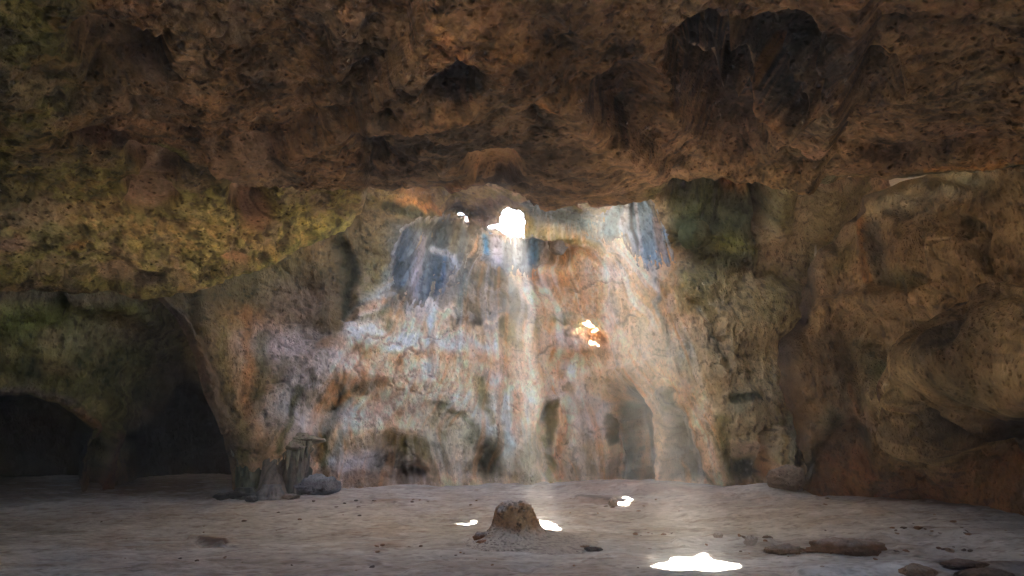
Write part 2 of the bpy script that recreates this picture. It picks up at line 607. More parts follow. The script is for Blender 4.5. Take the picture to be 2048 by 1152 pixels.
    feats = [
        # left bay
        ('p', ([(230, 400), (720, 400), (760, 470), (700, 620), (640, 740), (560, 640), (440, 620), (380, 700), (280, 640)], 40), (.155, .12, .062), .9),
        ('b', (560, 540, 90, 40, -20, .8), (.27, .20, .10), .7), ('b', (600, 600, 60, 40, 0, .8), PINK, .45),
        ('s', ([(688, 480), (700, 560), (692, 640)], 16, 10, .8), DKGRN, .8), ('b', (640, 500, 30, 40, 0, .8), ORG, .25),
        ('b', (500, 650, 70, 30, 20, .7), ORG, .4), ('b', (560, 700, 80, 44, 0, .8), LIL, .75), ('b', (470, 760, 40, 60, 0, .8), TAN, .6),
        ('s', ([(500, 620), (500, 720), (480, 820)], 8, 12, .9), ORG, .6), ('s', ([(530, 680), (510, 790)], 12, 14, .9), GREEN, .55),
        ('s', ([(440, 690), (450, 800), (480, 860)], 16, 14, .9), OLIVE, .6),
        ('s', ([(300, 605), (360, 660), (405, 740), (430, 810), (455, 880), (468, 960)], 24, 16, .7), (.16, .12, .09), .8),
        ('s', ([(395, 670), (440, 760), (470, 840)], 6, 5, .9), DBRN, .6),
        ('b', (600, 770, 50, 26, -25, .8), LIL, .7),
        # bright diagonal
        ('s', ([(780, 560), (720, 640), (680, 700), (620, 760), (540, 830)], 14, 22, .8), CALC, .7),
        ('s', ([(790, 480), (760, 570), (700, 640)], 10, 10, .8), TEAL, .7),
        # upper cascade
        ('p', ([(700, 420), (780, 400), (820, 440), (770, 520), (700, 500)], 16), (.26, .19, .10), .8),
        ('p', ([(740, 350), (960, 345), (1000, 400), (960, 430), (880, 415), (760, 400)], 10), (.36, .25, .11), .8),
        ('b', (830, 375, 40, 18, 0, .7), RUST, .6), ('b', (780, 370, 20, 20, 0, .8), OLIVE, .6), ('b', (890, 378, 40, 16, 0, .8), OLIVE, .6),
        ('s', ([(800, 405), (850, 400), (885, 412)], 8, 6, .8), ORG, .8),
        ('s', ([(770, 405), (830, 425), (900, 415), (960, 420)], 9, 9, .8), DKGRN, .8),
        ('b', (915, 405, 26, 10, 0, .7), DBRN, .85), ('b', (970, 425, 30, 26, 0, .7), (.10, .06, .05), .85), ('b', (1010, 402, 40, 10, 0, .7), (.16, .09, .10), .6),
        ('p', ([(1040, 400), (1090, 392), (1130, 415), (1200, 430), (1210, 500), (1160, 470), (1070, 440)], 7), (.22, .25, .26), .95),
        ('s', ([(1060, 445), (1150, 480), (1210, 505)], 11, 11, .7), OLIVE, .8),
        ('p', ([(895, 430), (990, 450), (1000, 540), (930, 560), (900, 520)], 10), (.17, .15, .10), .85),
        ('s', ([(950, 455), (962, 500)], 9, 8, .7), SLATE, .8),
        ('s', ([(900, 440), (905, 500), (925, 560)], 14, 14, .8), (.24, .22, .16), .7),
        ('b', (1010, 505, 50, 32, 0, .7), LIL, .9), ('s', ([(1005, 470), (1010, 530)], 9, 9, .8), SLATE, .55), ('s', ([(1045, 460), (1045, 530)], 9, 9, .8), SLATE, .5),
        ('b', (1070, 490, 12, 34, 0, .6), (.08, .22, .34), .8), ('b', (969, 480, 8, 26, 0, .7), (.10, .30, .50), .8),
        ('p', ([(1075, 465), (1120, 480), (1150, 500), (1130, 535), (1080, 525)], 6), DBRN, .6), ('b', (1000, 470, 40, 6, 10, .7), CALC, .7),
        ('b', (960, 530, 34, 30, 0, .8), RUST, .35), ('b', (1070, 545, 60, 16, 10, .8), ORG, .6), ('b', (1030, 525, 40, 20, 0, .8), LIL, .4),
        ('p', ([(925, 560), (1010, 550), (1060, 640), (1010, 665), (935, 650), (918, 610)], 14), (.15, .13, .09), .9),
        ('s', ([(925, 560), (925, 640)], 10, 12, .7), TEAL, .7), ('b', (985, 600, 28, 26, 0, .8), (.26, .18, .09), .8), ('b', (1010, 610, 14, 26, 0, .8), (.12, .13, .12), .7),
        ('s', ([(920, 560), (960, 530), (940, 500)], 10, 8, .8), (.05, .06, .06), .7),
        ('b', (945, 652, 40, 8, -5, .8), DBRN, .7), ('s', ([(960, 658), (1010, 645)], 5, 4, .8), LTAN, .8),
        ('p', ([(1100, 490), (1330, 520), (1350, 620), (1230, 650), (1100, 590)], 26), (.50, .31, .17), .85),
        ('b', (1090, 568, 46, 14, 12, .7), RUST, .7), ('b', (1130, 560, 30, 12, 20, .8), ORG, .5), ('b', (1220, 548, 20, 22, 0, .7), LIL, .75),
        ('b', (1175, 570, 16, 40, 0, .9), LIL, .35), ('b', (1240, 600, 20, 40, 0, .9), (.27, .22, .15), .5), ('b', (1290, 570, 40, 40, 0, .9), LTAN, .5),
        ('b', (1150, 600, 40, 30, 0, .8), (.40, .25, .13), .6), ('s', ([(1340, 470), (1352, 520)], 14, 12, .7), ORG, .7),
        ('b', (870, 560, 30, 30, 0, .8), ORG, .3), ('s', ([(770, 590), (820, 575), (850, 590)], 12, 10, .8), LTAN, .6),
        ('p', ([(770, 440), (850, 425), (950, 440), (950, 560), (900, 620), (840, 640), (760, 620), (765, 520)], 16), (.12, .13, .13), .7),
        ('s', ([(780, 580), (745, 660)], 9, 6, .9), (.12, .14, .14), .7), ('s', ([(820, 590), (800, 680)], 8, 5, .9), (.2, .2, .2), .6), ('s', ([(870, 590), (850, 660)], 8, 5, .9), (.12, .14, .15), .6), ('s', ([(850, 590), (832, 650)], 6, 5, .9), LIL, .6),
        ('s', ([(1225, 480), (1255, 560)], 7, 4, .9), (.2, .17, .13), .6), ('s', ([(1300, 540), (1315, 600)], 12, 5, .9), (.3, .34, .37), .6), ('s', ([(1340, 520), (1352, 580)], 6, 4, .9), ORG, .6),
        ('s', ([(1010, 530), (1010, 600)], 8, 5, .9), (.14, .15, .15), .6), ('s', ([(1045, 530), (1050, 590)], 8, 6, .9), LIL, .5), ('s', ([(985, 530), (975, 580)], 8, 6, .9), (.07, .08, .08), .6),
        # middle
        ('b', (730, 665, 38, 22, 0, .7), CALC, .8), ('b', (820, 660, 60, 26, 10, .7), LTAN, .6), ('b', (805, 680, 44, 18, 0, .7), CALC, .75),
        ('s', ([(865, 610), (860, 690)], 7, 10, .8), CALC, .7), ('b', (900, 690, 40, 16, 0, .8), LIL, .7), ('s', ([(935, 690), (985, 700)], 12, 12, .8), LIL, .75),
        ('b', (740, 640, 30, 10, -30, .8), OLIVE, .6), ('b', (775, 655, 12, 12, 0, .8), GREEN, .7), ('s', ([(700, 640), (760, 600)], 8, 8, .8), ORG, .5),
        ('s', ([(640, 690), (740, 710), (880, 715), (1010, 712)], 10, 10, .9), ORG, .35),
        ('b', (850, 748, 34, 16, 0, .6), CALC, .7), ('b', (985, 752, 22, 14, 0, .6), LIL, .7), ('b', (750, 745, 50, 12, 0, .8), PINK, .6), ('b', (700, 720, 40, 16, 0, .8), LIL, .6),
        ('b', (1135, 735, 18, 14, 0, .6), LIL, .7), ('s', ([(1100, 640), (1103, 700), (1110, 780)], 7, 8, .8), ORG, .6),
        ('s', ([(1080, 620), (1085, 740)], 12, 14, .9), TAN, .6), ('b', (1070, 650, 14, 16, 0, .8), OLIVE, .5), ('b', (1030, 670, 26, 16, 0, .8), OLIVE, .55),
        ('b', (1120, 632, 24, 10, 0, .8), GREEN, .75), ('b', (1140, 680, 34, 22, 0, .6), (.30, .24, .22), .8), ('b', (1170, 700, 40, 12, -20, .8), (.36, .2, .1), .7),
        ('b', (1192, 662, 20, 16, 30, .5), (.20, .12, .06), .8), ('s', ([(1195, 690), (1240, 720), (1300, 760)], 14, 24, .9), (.33, .24, .15), .7),
        ('b', (1215, 625, 14, 30, 0, .9), LIL, .6), ('b', (1290, 640, 20, 50, 0, .9), OLIVE, .4), ('s', ([(1320, 600), (1340, 700)], 5, 6, .7), TEAL, .6),
        ('b', (1255, 700, 40, 26, 0, .9), LTAN, .4), ('b', (1310, 690, 40, 50, 0, .9), LTAN, .45),
        # lower left
        ('p', ([(600, 800), (640, 755), (720, 760), (700, 830), (640, 900), (590, 980)], 12), (.24, .20, .16), .6),
        ('s', ([(680, 775), (660, 840), (640, 900)], 12, 9, .8), (.07, .09, .07), .75), ('s', ([(700, 790), (690, 860), (665, 930)], 9, 8, .8), TEAL, .7),
        ('s', ([(660, 770), (630, 830), (610, 880)], 8, 8, .8), ORG, .6), ('b', (740, 768, 30, 12, 0, .6), (.05, .055, .03), .85), ('s', ([(670, 800), (700, 780)], 10, 8, .8), ORG, .6),
        ('b', (590, 850, 40, 36, 0, .8), (.42, .42, .46), .8), ('s', ([(600, 790), (575, 850), (560, 900)], 7, 7, .8), GREEN, .7),
        ('b', (720, 830, 50, 22, -10, .8), LIL, .6), ('b', (770, 815, 50, 20, 0, .8), PINK, .6), ('b', (690, 930, 34, 26, 0, .7), (.42, .42, .48), .8), ('b', (745, 920, 40, 30, 0, .8), (.38, .38, .42), .8),
        ('s', ([(650, 880), (660, 960)], 9, 7, .8), GREEN, .75), ('b', (780, 880, 80, 14, 0, .8), (.22, .15, .06), .8), ('b', (840, 895, 50, 22, 0, .7), OLIVE, .85),
        ('b', (800, 930, 40, 26, 0, .7), (.06, .06, .05), .8), ('b', (835, 945, 20, 9, 0, .5), BLK, .9), ('p', ([(600, 940), (860, 945), (880, 985), (600, 985)], 10), (.14, .09, .07), .65),  # recess and its black hole: shade painted in
        # lower centre
        ('p', ([(850, 780), (1060, 780), (1070, 900), (1020, 950), (900, 950), (830, 870)], 18), (.44, .42, .38), .75),
        ('b', (1000, 860, 50, 60, 0, .8), (.52, .55, .58), .7), ('b', (1040, 800, 20, 40, 0, .8), CALC, .6), ('b', (920, 800, 26, 16, 0, .7), CALC, .7), ('b', (1010, 890, 18, 30, 0, .7), (.42, .54, .60), .7),
        ('s', ([(968, 760), (975, 820), (990, 850)], 14, 8, .8), OLIVE, .7), ('b', (880, 850, 24, 40, 0, .9), OLIVE, .5), ('b', (945, 880, 26, 24, 0, .8), (.22, .24, .16), .7),
        ('s', ([(880, 815), (930, 830), (940, 850)], 7, 7, .8), GREEN, .6), ('b', (870, 812, 8, 8, 0, .6), DKGRN, .8), ('b', (977, 930, 24, 34, 0, .5), (.05, .06, .04), .9),  # last blob paints the darkness inside a hole
        ('s', ([(1035, 780), (1045, 940)], 8, 10, .8), (.46, .30, .22), .6), ('b', (1060, 920, 40, 40, 0, .8), (.26, .24, .18), .6), ('b', (1000, 900, 16, 40, 0, .8), OLIVE, .35),
        ('b', (905, 930, 30, 26, 0, .8), (.30, .26, .20), .6),
        # lower right
        ('s', ([(1120, 790), (1180, 770), (1250, 770)], 14, 20, .9), (.30, .22, .13), .7),
        ('b', (1095, 820, 12, 26, 0, .6), (.03, .045, .035), .85), ('s', ([(1103, 810), (1105, 960)], 7, 7, .7), OLIVE, .8), ('s', ([(1120, 820), (1125, 950)], 6, 6, .7), (.42, .24, .14), .7),  # first blob is the niche shadow, painted dark green
        ('s', ([(1060, 870), (1062, 960)], 14, 20, .8), (.22, .21, .16), .7), ('p', ([(1130, 800), (1230, 800), (1220, 880), (1180, 900), (1140, 860)], 10), (.40, .36, .35), .8),
        ('b', (1165, 930, 30, 40, 0, .8), (.20, .17, .13), .7), ('b', (1215, 940, 26, 22, 0, .8), (.24, .19, .16), .6), ('s', ([(1225, 840), (1225, 890)], 8, 8, .7), DKGRN, .8),
        ('s', ([(1262, 780), (1290, 960)], 18, 22, .6), (.035, .035, .03), .9), ('s', ([(1242, 800), (1250, 960)], 7, 9, .8), TEAL, .7), ('b', (1310, 880, 16, 60, 0, .7), (.32, .26, .2), .8),  # first stroke paints the shade of the upright niche
        ('p', ([(1315, 790), (1350, 782), (1375, 830), (1400, 890), (1420, 965), (1350, 965), (1330, 860)], 16), (.15, .155, .12), .8), ('b', (1360, 930, 40, 30, 0, .8), (.12, .11, .10), .5),
        ('b', (1380, 720, 44, 40, 20, .8), (.27, .28, .22), .75), ('s', ([(1330, 740), (1380, 830), (1430, 950)], 10, 12, .8), LTAN, .6),
        ('s', ([(1400, 620), (1420, 660), (1440, 690)], 4, 5, .6), (.6, .56, .45), .8), ('s', ([(1425, 680), (1450, 720)], 8, 6, .8), TEAL, .7),
        # right wall
        ('p', ([(1310, 340), (1400, 345), (1500, 350), (1560, 440), (1500, 540), (1400, 550), (1350, 500)], 34), (.085, .09, .03), .92),
        ('b', (1460, 395, 50, 22, 5, .6), (.34, .16, .06), .85), ('b', (1390, 465, 34, 36, 0, .7), (.05, .065, .02), .8), ('b', (1455, 490, 45, 20, 10, .8), (.26, .24, .06), .85), ('b', (1400, 420, 34, 20, 0, .8), (.15, .17, .06), .7),
        ('b', (1460, 535, 50, 18, 15, .7), (.05, .05, .025), .8), ('b', (1480, 430, 40, 12, 0, .7), DKGRN, .8), ('s', ([(1516, 365), (1522, 470)], 12, 9, .7), (.035, .035, .02), .85),
        ('p', ([(1530, 360), (1720, 360), (1700, 460), (1620, 560), (1560, 540), (1530, 460)], 20), (.24, .20, .11), .8), ('b', (1560, 420, 20, 50, 0, .8), OLIVE, .6),
        ('b', (1600, 430, 22, 30, 0, .8), LTAN, .4), ('b', (1560, 500, 50, 40, 0, .8), TAN, .7),
        ('b', (1430, 580, 70, 40, 10, .9), (.36, .30, .15), .7), ('b', (1500, 620, 80, 50, 0, .9), (.42, .33, .21), .6), ('b', (1590, 610, 34, 30, 30, .8), (.14, .12, .08), .7), ('b', (1550, 640, 40, 26, 20, .8), OLIVE, .6),
        ('b', (1500, 700, 80, 110, 0, .9), (.44, .36, .20), .7), ('b', (1500, 850, 60, 60, 0, .9), (.34, .28, .17), .7), ('b', (1470, 800, 20, 20, 0, .8), (.26, .27, .2), .6),
        ('s', ([(1460, 790), (1520, 796)], 5, 4, .7), DKGRN, .8), ('s', ([(1440, 830), (1450, 960)], 14, 10, .9), OLIVE, .6), ('b', (1490, 945, 34, 26, 0, .5), (.03, .045, .035), .9),
        ('b', (1575, 900, 30, 50, 0, .7), (.16, .17, .12), .8), ('s', ([(1520, 870), (1530, 960)], 5, 5, .7), ORG, .5), ('s', ([(1545, 880), (1548, 960)], 5, 5, .7), (.36, .24, .1), .6),
        ('b', (1495, 895, 30, 14, 10, .8), PINK, .6),
    ]
    paint(cv, C, feats)
    # drip streaks in the stone
    st = sm(.08, .5, fl) * cone
    C = C * (1 - .3 * st[:, None]) + np.array((.20, .15, .09)) * .3 * st[:, None]
    st = sm(.08, .5, -fbm(Q, (1.3, 1, 1), 3, 12)) * cone
    C = C * (1 - .34 * st[:, None]) + np.array(CALC) * .34 * st[:, None]
    st = sm(.15, .5, fbm(Q, (1.7, 1.4, 1), 3, 15)) * cone
    C = C * (1 - .35 * st[:, None]) + np.array(ORG) * .35 * st[:, None]
    spk = (1 - .5 * cone) * sm(.18, .5, fbm(P0, (10, 10, 7), 3, 77))
    C *= (1 - .45 * spk)[:, None]
    C *= (1 + .14 * m3 + .12 * m2)[:, None]
    C = patchy(C, P0, CALC, (2.6, 2.6, 1.8), 81, .20, .15 + .85 * cone, .06, .28)
    C = patchy(C, P0, ORG, (2.2, 2.2, 1.3), 84, .08, .3 + .7 * cone, .06, .28)
    C = patchy(C, P0, (.10, .09, .05), (3.4, 3.4, 2.2), 87, .20, 1 - .6 * cone, .12, .32)
    C = patchy(C, P0, (.05, .045, .035), (9, 9, 7), 90, .22, .4 + .5 * (1 - cone), .24, .4)
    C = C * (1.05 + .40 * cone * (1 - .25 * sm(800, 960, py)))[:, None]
    C = punch(C, 1.4, 1.08, .32)
    C *= (1 - .45 * ck)[:, None]  # dirt lines in the cracks, also painting in their shade
    # ---- openings
    hol = sunhole(P1)
    hp = [
        [(1002, 436), (1006, 425), (1014, 417), (1024, 414), (1034, 417), (1043, 425), (1049, 440), (1054, 454), (1050, 463), (1040, 468), (1022, 470), (1008, 462), (1002, 458), (985, 455), (978, 451), (1001, 450)],
        [(917, 423), (923, 422), (925, 430), (932, 431), (938, 435), (926, 436), (918, 436)],
        [(1164, 647), (1176, 645), (1184, 649), (1178, 653)],
        [(1182, 663), (1196, 656), (1195, 661), (1184, 666)],
        [(1179, 681), (1186, 680), (1193, 686), (1186, 687)],
    ]
    hx = px + 3 * fbm(P0, 7, 2, 88)
    hy = py + 3 * fbm(P0, 7, 2, 89)
    keep = np.ones(len(px), bool)
    hol &= (py < 500) | ((px > 1100) & (py < 700) & (px < 1230))
    hol &= ~((px > 1100) & (py < 640) & (py > 420))
    hol &= ~((px > 975) & (px < 1075) & (py < 430))
    inn_ = sunhole(P1, grow=-.07)
    hol &= inn_ | (px > 950) | (px < 888)
    keep &= ~hol
    keep &= (py > 324) | (px < 640) | (px > 1325)
    for p in hp:
        keep &= ~(polysd(np.array(p, float), hx, hy) > 0)
    sh = PXg.shape
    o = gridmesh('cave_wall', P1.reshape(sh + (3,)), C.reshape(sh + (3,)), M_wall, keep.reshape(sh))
    tag(o, kind='structure')
    return o


# ================================================================== ceiling
LIP = np.array([(-900, 640), (-300, 600), (0, 578), (60, 583), (130, 586), (200, 580), (250, 586), (290, 593), (340, 590), (390, 580), (440, 562), (500, 540), (560, 516), (610, 492), (660, 466), (700, 445), (722, 428),
                (734, 402), (740, 372), (758, 354), (820, 348), (890, 344), (960, 341), (1010, 346), (1042, 356), (1056, 376), (1068, 394), (1090, 392), (1120, 402), (1150, 412), (1178, 424), (1196, 420), (1220, 408), (1250, 398), (1275, 392),
                (1300, 384), (1330, 360), (1360, 350), (1420, 348), (1500, 352), (1580, 352), (1640, 366), (1680, 362), (1740, 358), (1800, 356), (1880, 350), (1960, 346), (2048, 348), (2300, 370), (2900, 460)], float)


def ceil_depth(px, py):
    # heights of the ceiling over the chamber, as depth at sight lines
    pts = []
    for (x, y, z) in [(-900, 640, 2.9), (-900, 300, 3.6), (-900, -200, 4.4), (-300, 590, 3.2), (-300, 200, 4.0), (-300, -420, 4.6),
                      (0, 575, 3.35), (0, 400, 4.15), (0, 300, 4.5), (0, 200, 4.4), (0, 0, 4.6), (0, -420, 4.7),
                      (300, 590, 3.4), (300, 450, 4.3), (300, 340, 4.85), (300, 250, 4.75), (300, 100, 4.8), (300, -420, 4.8),
                      (560, 510, 4.15), (600, 400, 4.95), (600, 340, 5.1), (600, 200, 4.85), (600, 0, 4.9),
                      (760, 405, 5.1), (760, 350, 5.1), (900, 410, 5.3), (900, 345, 5.05), (900, 200, 4.85), (900, 0, 4.9), (900, -420, 4.9),
                      (1080, 395, 5.25), (1200, 410, 5.2), (1200, 300, 4.95), (1200, 150, 5.1), (1200, -420, 5.0),
                      (1330, 350, 5.3), (1450, 150, 5.5), (1500, 350, 5.3), (1500, -100, 5.4), (1700, 345, 5.0), (1700, 150, 4.9), (1700, -420, 4.8),
                      (2048, 345, 4.6), (2048, 150, 4.6), (2048, -100, 4.6), (2400, 300, 4.0), (2900, 440, 3.2), (2900, 100, 3.8), (2500, -420, 4.3)]:
        rx, ry, rz = raydir(x, y)
        pts.append((x, y, math.log(ry * (z - CAMZ) / rz)))
    return np.exp(rbf(pts, px, py))


def build_ceiling():
    xs = axis(-900, -20, 2070, 2900, 2.4, 20)
    lip = np.interp(xs, LIP[:, 0], LIP[:, 1])
    lip = lip - 16 * sm(722, 745, xs) + 8 * sm(1050, 1075, xs) + 3 * sm(1290, 1340, xs)
    lip = lip + 3 * np.sin(xs * .05) + 2 * np.sin(xs * .131 + 1)
    # rows: dense towards the lip
    rows = []
    yt = -420
    inner = axis(-420, -10, 0, 0, 14, 14)
    tt = np.r_[np.linspace(0, 1, 30, endpoint=False) * .42, np.linspace(.42, 1, 250)]
    face = yt + (lip[None] - yt) * tt[:, None]
    nb = 12
    q = np.linspace(0, 1, nb + 1)[1:]
    back = lip[None] - 26 * q[:, None] * np.ones_like(lip)[None]
    PYg = np.concatenate([face, back], 0)
    PXg = np.repeat(xs[None], PYg.shape[0], 0)
    px = PXg.ravel()
    py = PYg.ravel()
    Y = ceil_depth(px, py)
    curl = np.concatenate([.22 * (1 - sm(0, 22, lip[None] - face)) ** 2 + .55 * (1 - sm(0, 85, lip[None] - face)) ** 2, np.repeat(.77 + .9 * q[:, None], len(xs), 1)], 0).ravel()
    P0 = np.stack(W(px, py, Y), 1)
    wx = px + 14 * fbm(P0, .8, 3, 105) + 6 * fbm(P0, 4, 2, 109)
    wy = py + 12 * fbm(P0, .8, 3, 106) + 5 * fbm(P0, 4, 2, 108)
    cv = Canvas(wx, wy)
    R = np.zeros(len(px))
    relief(cv, R, [
        # near slab with its lower edge
        ('p', ([(420, 300), (480, 343), (600, 350), (700, 352), (820, 344), (960, 336), (1040, 350), (1066, 388), (1300, 360), (1320, 330), (1360, 318), (1500, 300), (1640, 330), (1700, 200), (1900, -500), (980, -500), (820, 20), (700, 200), (540, 270)], 14), .34),
        # niches hollowed by solution
        ('b', (240, 110, 85, 52, 20, .5), -.28), ('b', (260, 120, 60, 28, 20, .6), -.16), ('b', (190, 270, 70, 16, 8, .5), -.20),
        ('b', (315, 322, 62, 20, 8, .35), -.20), ('b', (300, 360, 52, 18, -12, .4), -.16), ('b', (300, 395, 44, 22, -10, .4), -.18),
        ('b', (520, 290, 52, 26, 10, .5), -.16), ('b', (500, 400, 40, 46, -15, .5), -.22), ('b', (510, 420, 26, 30, -15, .5), -.12),
        ('b', (236, 548, 38, 20, 0, .5), -.10), ('b', (300, 560, 32, 12, 0, .5), -.10), ('b', (470, 513, 22, 9, 0, .5), -.07),
        ('b', (740, 245, 40, 34, 0, .5), -.20), ('b', (905, 90, 50, 34, -15, .5), -.24), ('b', (980, 275, 50, 30, 0, .5), -.16),
        ('b', (560, 110, 60, 50, 0, .7), -.14), ('b', (620, 190, 50, 40, 0, .7), -.10),
        ('b', (1235, 160, 60, 70, -10, .5), -.45), ('b', (1400, 150, 60, 60, 0, .5), -.30), ('b', (1480, 200, 70, 60, 0, .5), -.45), ('b', (1755, 140, 52, 46, -15, .4), -.36),
        ('b', (1430, 60, 90, 80, 20, .6), -.50), ('b', (1640, 60, 50, 90, -10, .6), -.40), ('b', (1560, 30, 60, 60, 0, .6), -.30),
        ('s', ([(1340, 10), (1400, 70), (1450, 120), (1500, 135)], 12, 9, .7), .34), ('s', ([(1480, 0), (1530, 60), (1570, 90), (1610, 140), (1640, 170)], 16, 11, .7), .42),
        ('s', ([(1590, 60), (1630, 110), (1665, 145)], 9, 8, .7), .28), ('s', ([(1400, 0), (1440, 90), (1460, 140)], 7, 6, .7), .22), ('s', ([(1700, 30), (1680, 140), (1660, 160)], 16, 9, .7), .24),
        ('s', ([(1100, 140), (1180, 200), (1260, 270), (1300, 300)], 22, 20, .8), .14), ('s', ([(640, 190), (800, 150), (930, 130)], 18, 14, .8), .12),
        ('s', ([(1050, 0), (1150, 120)], 30, 30, .9), -.1),
        ('s', ([(930, 300), (900, 330)], 8, 8, .6), .08), ('b', (890, 275, 9, 14, 20, .6), .08),
        ('p', ([(1570, 255), (1600, 240), (1660, 285), (1680, 300), (1600, 292)], 6), -.14), ('s', ([(1650, 280), (1800, 290), (1900, 285)], 8, 8, .8), -.10),
        ('s', ([(1360, 300), (1500, 290), (1640, 320), (2048, 318)], 14, 12, .9), .14), ('s', ([(1420, 330), (1560, 322), (1660, 350)], 9, 9, .8), .12),
        ('s', ([(1060, 350), (1075, 385)], 7, 7, .6), -.12), ('b', (1215, 395, 36, 14, 0, .6), .12), ('b', (1020, 378, 50, 14, 0, .7), .06),
        ('s', ([(0, 560), (150, 568), (290, 585), (420, 560), (560, 505), (700, 432)], 14, 10, .9), .10),
        ('b', (50, 250, 90, 60, 0, .8), .12), ('b', (110, 480, 100, 40, -10, .8), .10), ('b', (420, 200, 70, 40, 0, .8), .12),
        ('b', (1850, 120, 80, 60, 0, .8), .10), ('s', ([(700, 20), (680, 120)], 30, 20, .8), .10),
    ])
    relief(cv, R, [('b', (300, 318, 50, 18, 8, .3), -.10), ('b', (296, 356, 50, 18, -14, .3), -.10), ('b', (300, 396, 46, 22, -10, .3), -.12), ('b', (496, 396, 40, 40, -15, .3), -.14), ('b', (982, 272, 54, 28, 0, .3), -.12), ('b', (240, 105, 88, 52, 20, .3), -.14)])
    P = P0.reshape(PXg.shape + (3,))
    N = normals(P).reshape(-1, 3)
    disp = R + .13 * fbm(P0, .6, 4, 121, gain=.42) + .03 * ridge(P0, 1.9, 3, 125)
    # scallops, drawn out along the old current
    Qs = P0 @ np.array([[.8, .6, 0], [-.6, .8, 0], [0, 0, 1]]).T
    sc = fbm(Qs, (5.5, 2.6, 4), 3, 131)
    left = 1 - sm(700, 1000, px)
    ck = np.maximum(cracks(P0, .9, 971), cracks(P0, 1.7, 981))
    disp = disp - .05 * ck
    disp = disp - .055 * np.maximum(0, sc - .02) * (.6 + .6 * left) + .03 * ridge(P0, 6, 2, 135) + .018 * fbm(P0, 15, 2, 133)
    P1 = P0 + N * smooth2(disp.reshape(PXg.shape), 1).ravel()[:, None]
    view = P1 - np.array([0, 0, CAMZ])
    view /= np.linalg.norm(view, axis=1)[:, None]
    P1 = P1 + view * curl[:, None]
    # ---- colour
    m1 = fbm(P0, .55, 4, 161)
    m2 = fbm(P0, 1.8, 4, 165)
    m3 = fbm(Qs, (6, 3.4, 5), 3, 169)
    C = mixc(BRN, (.27, .19, .12), sm(-.35, .4, m2))
    w = sm(-.1, .4, m1)
    C = C * (1 - .5 * w[:, None]) + np.array((.30, .19, .12)) * .5 * w[:, None]
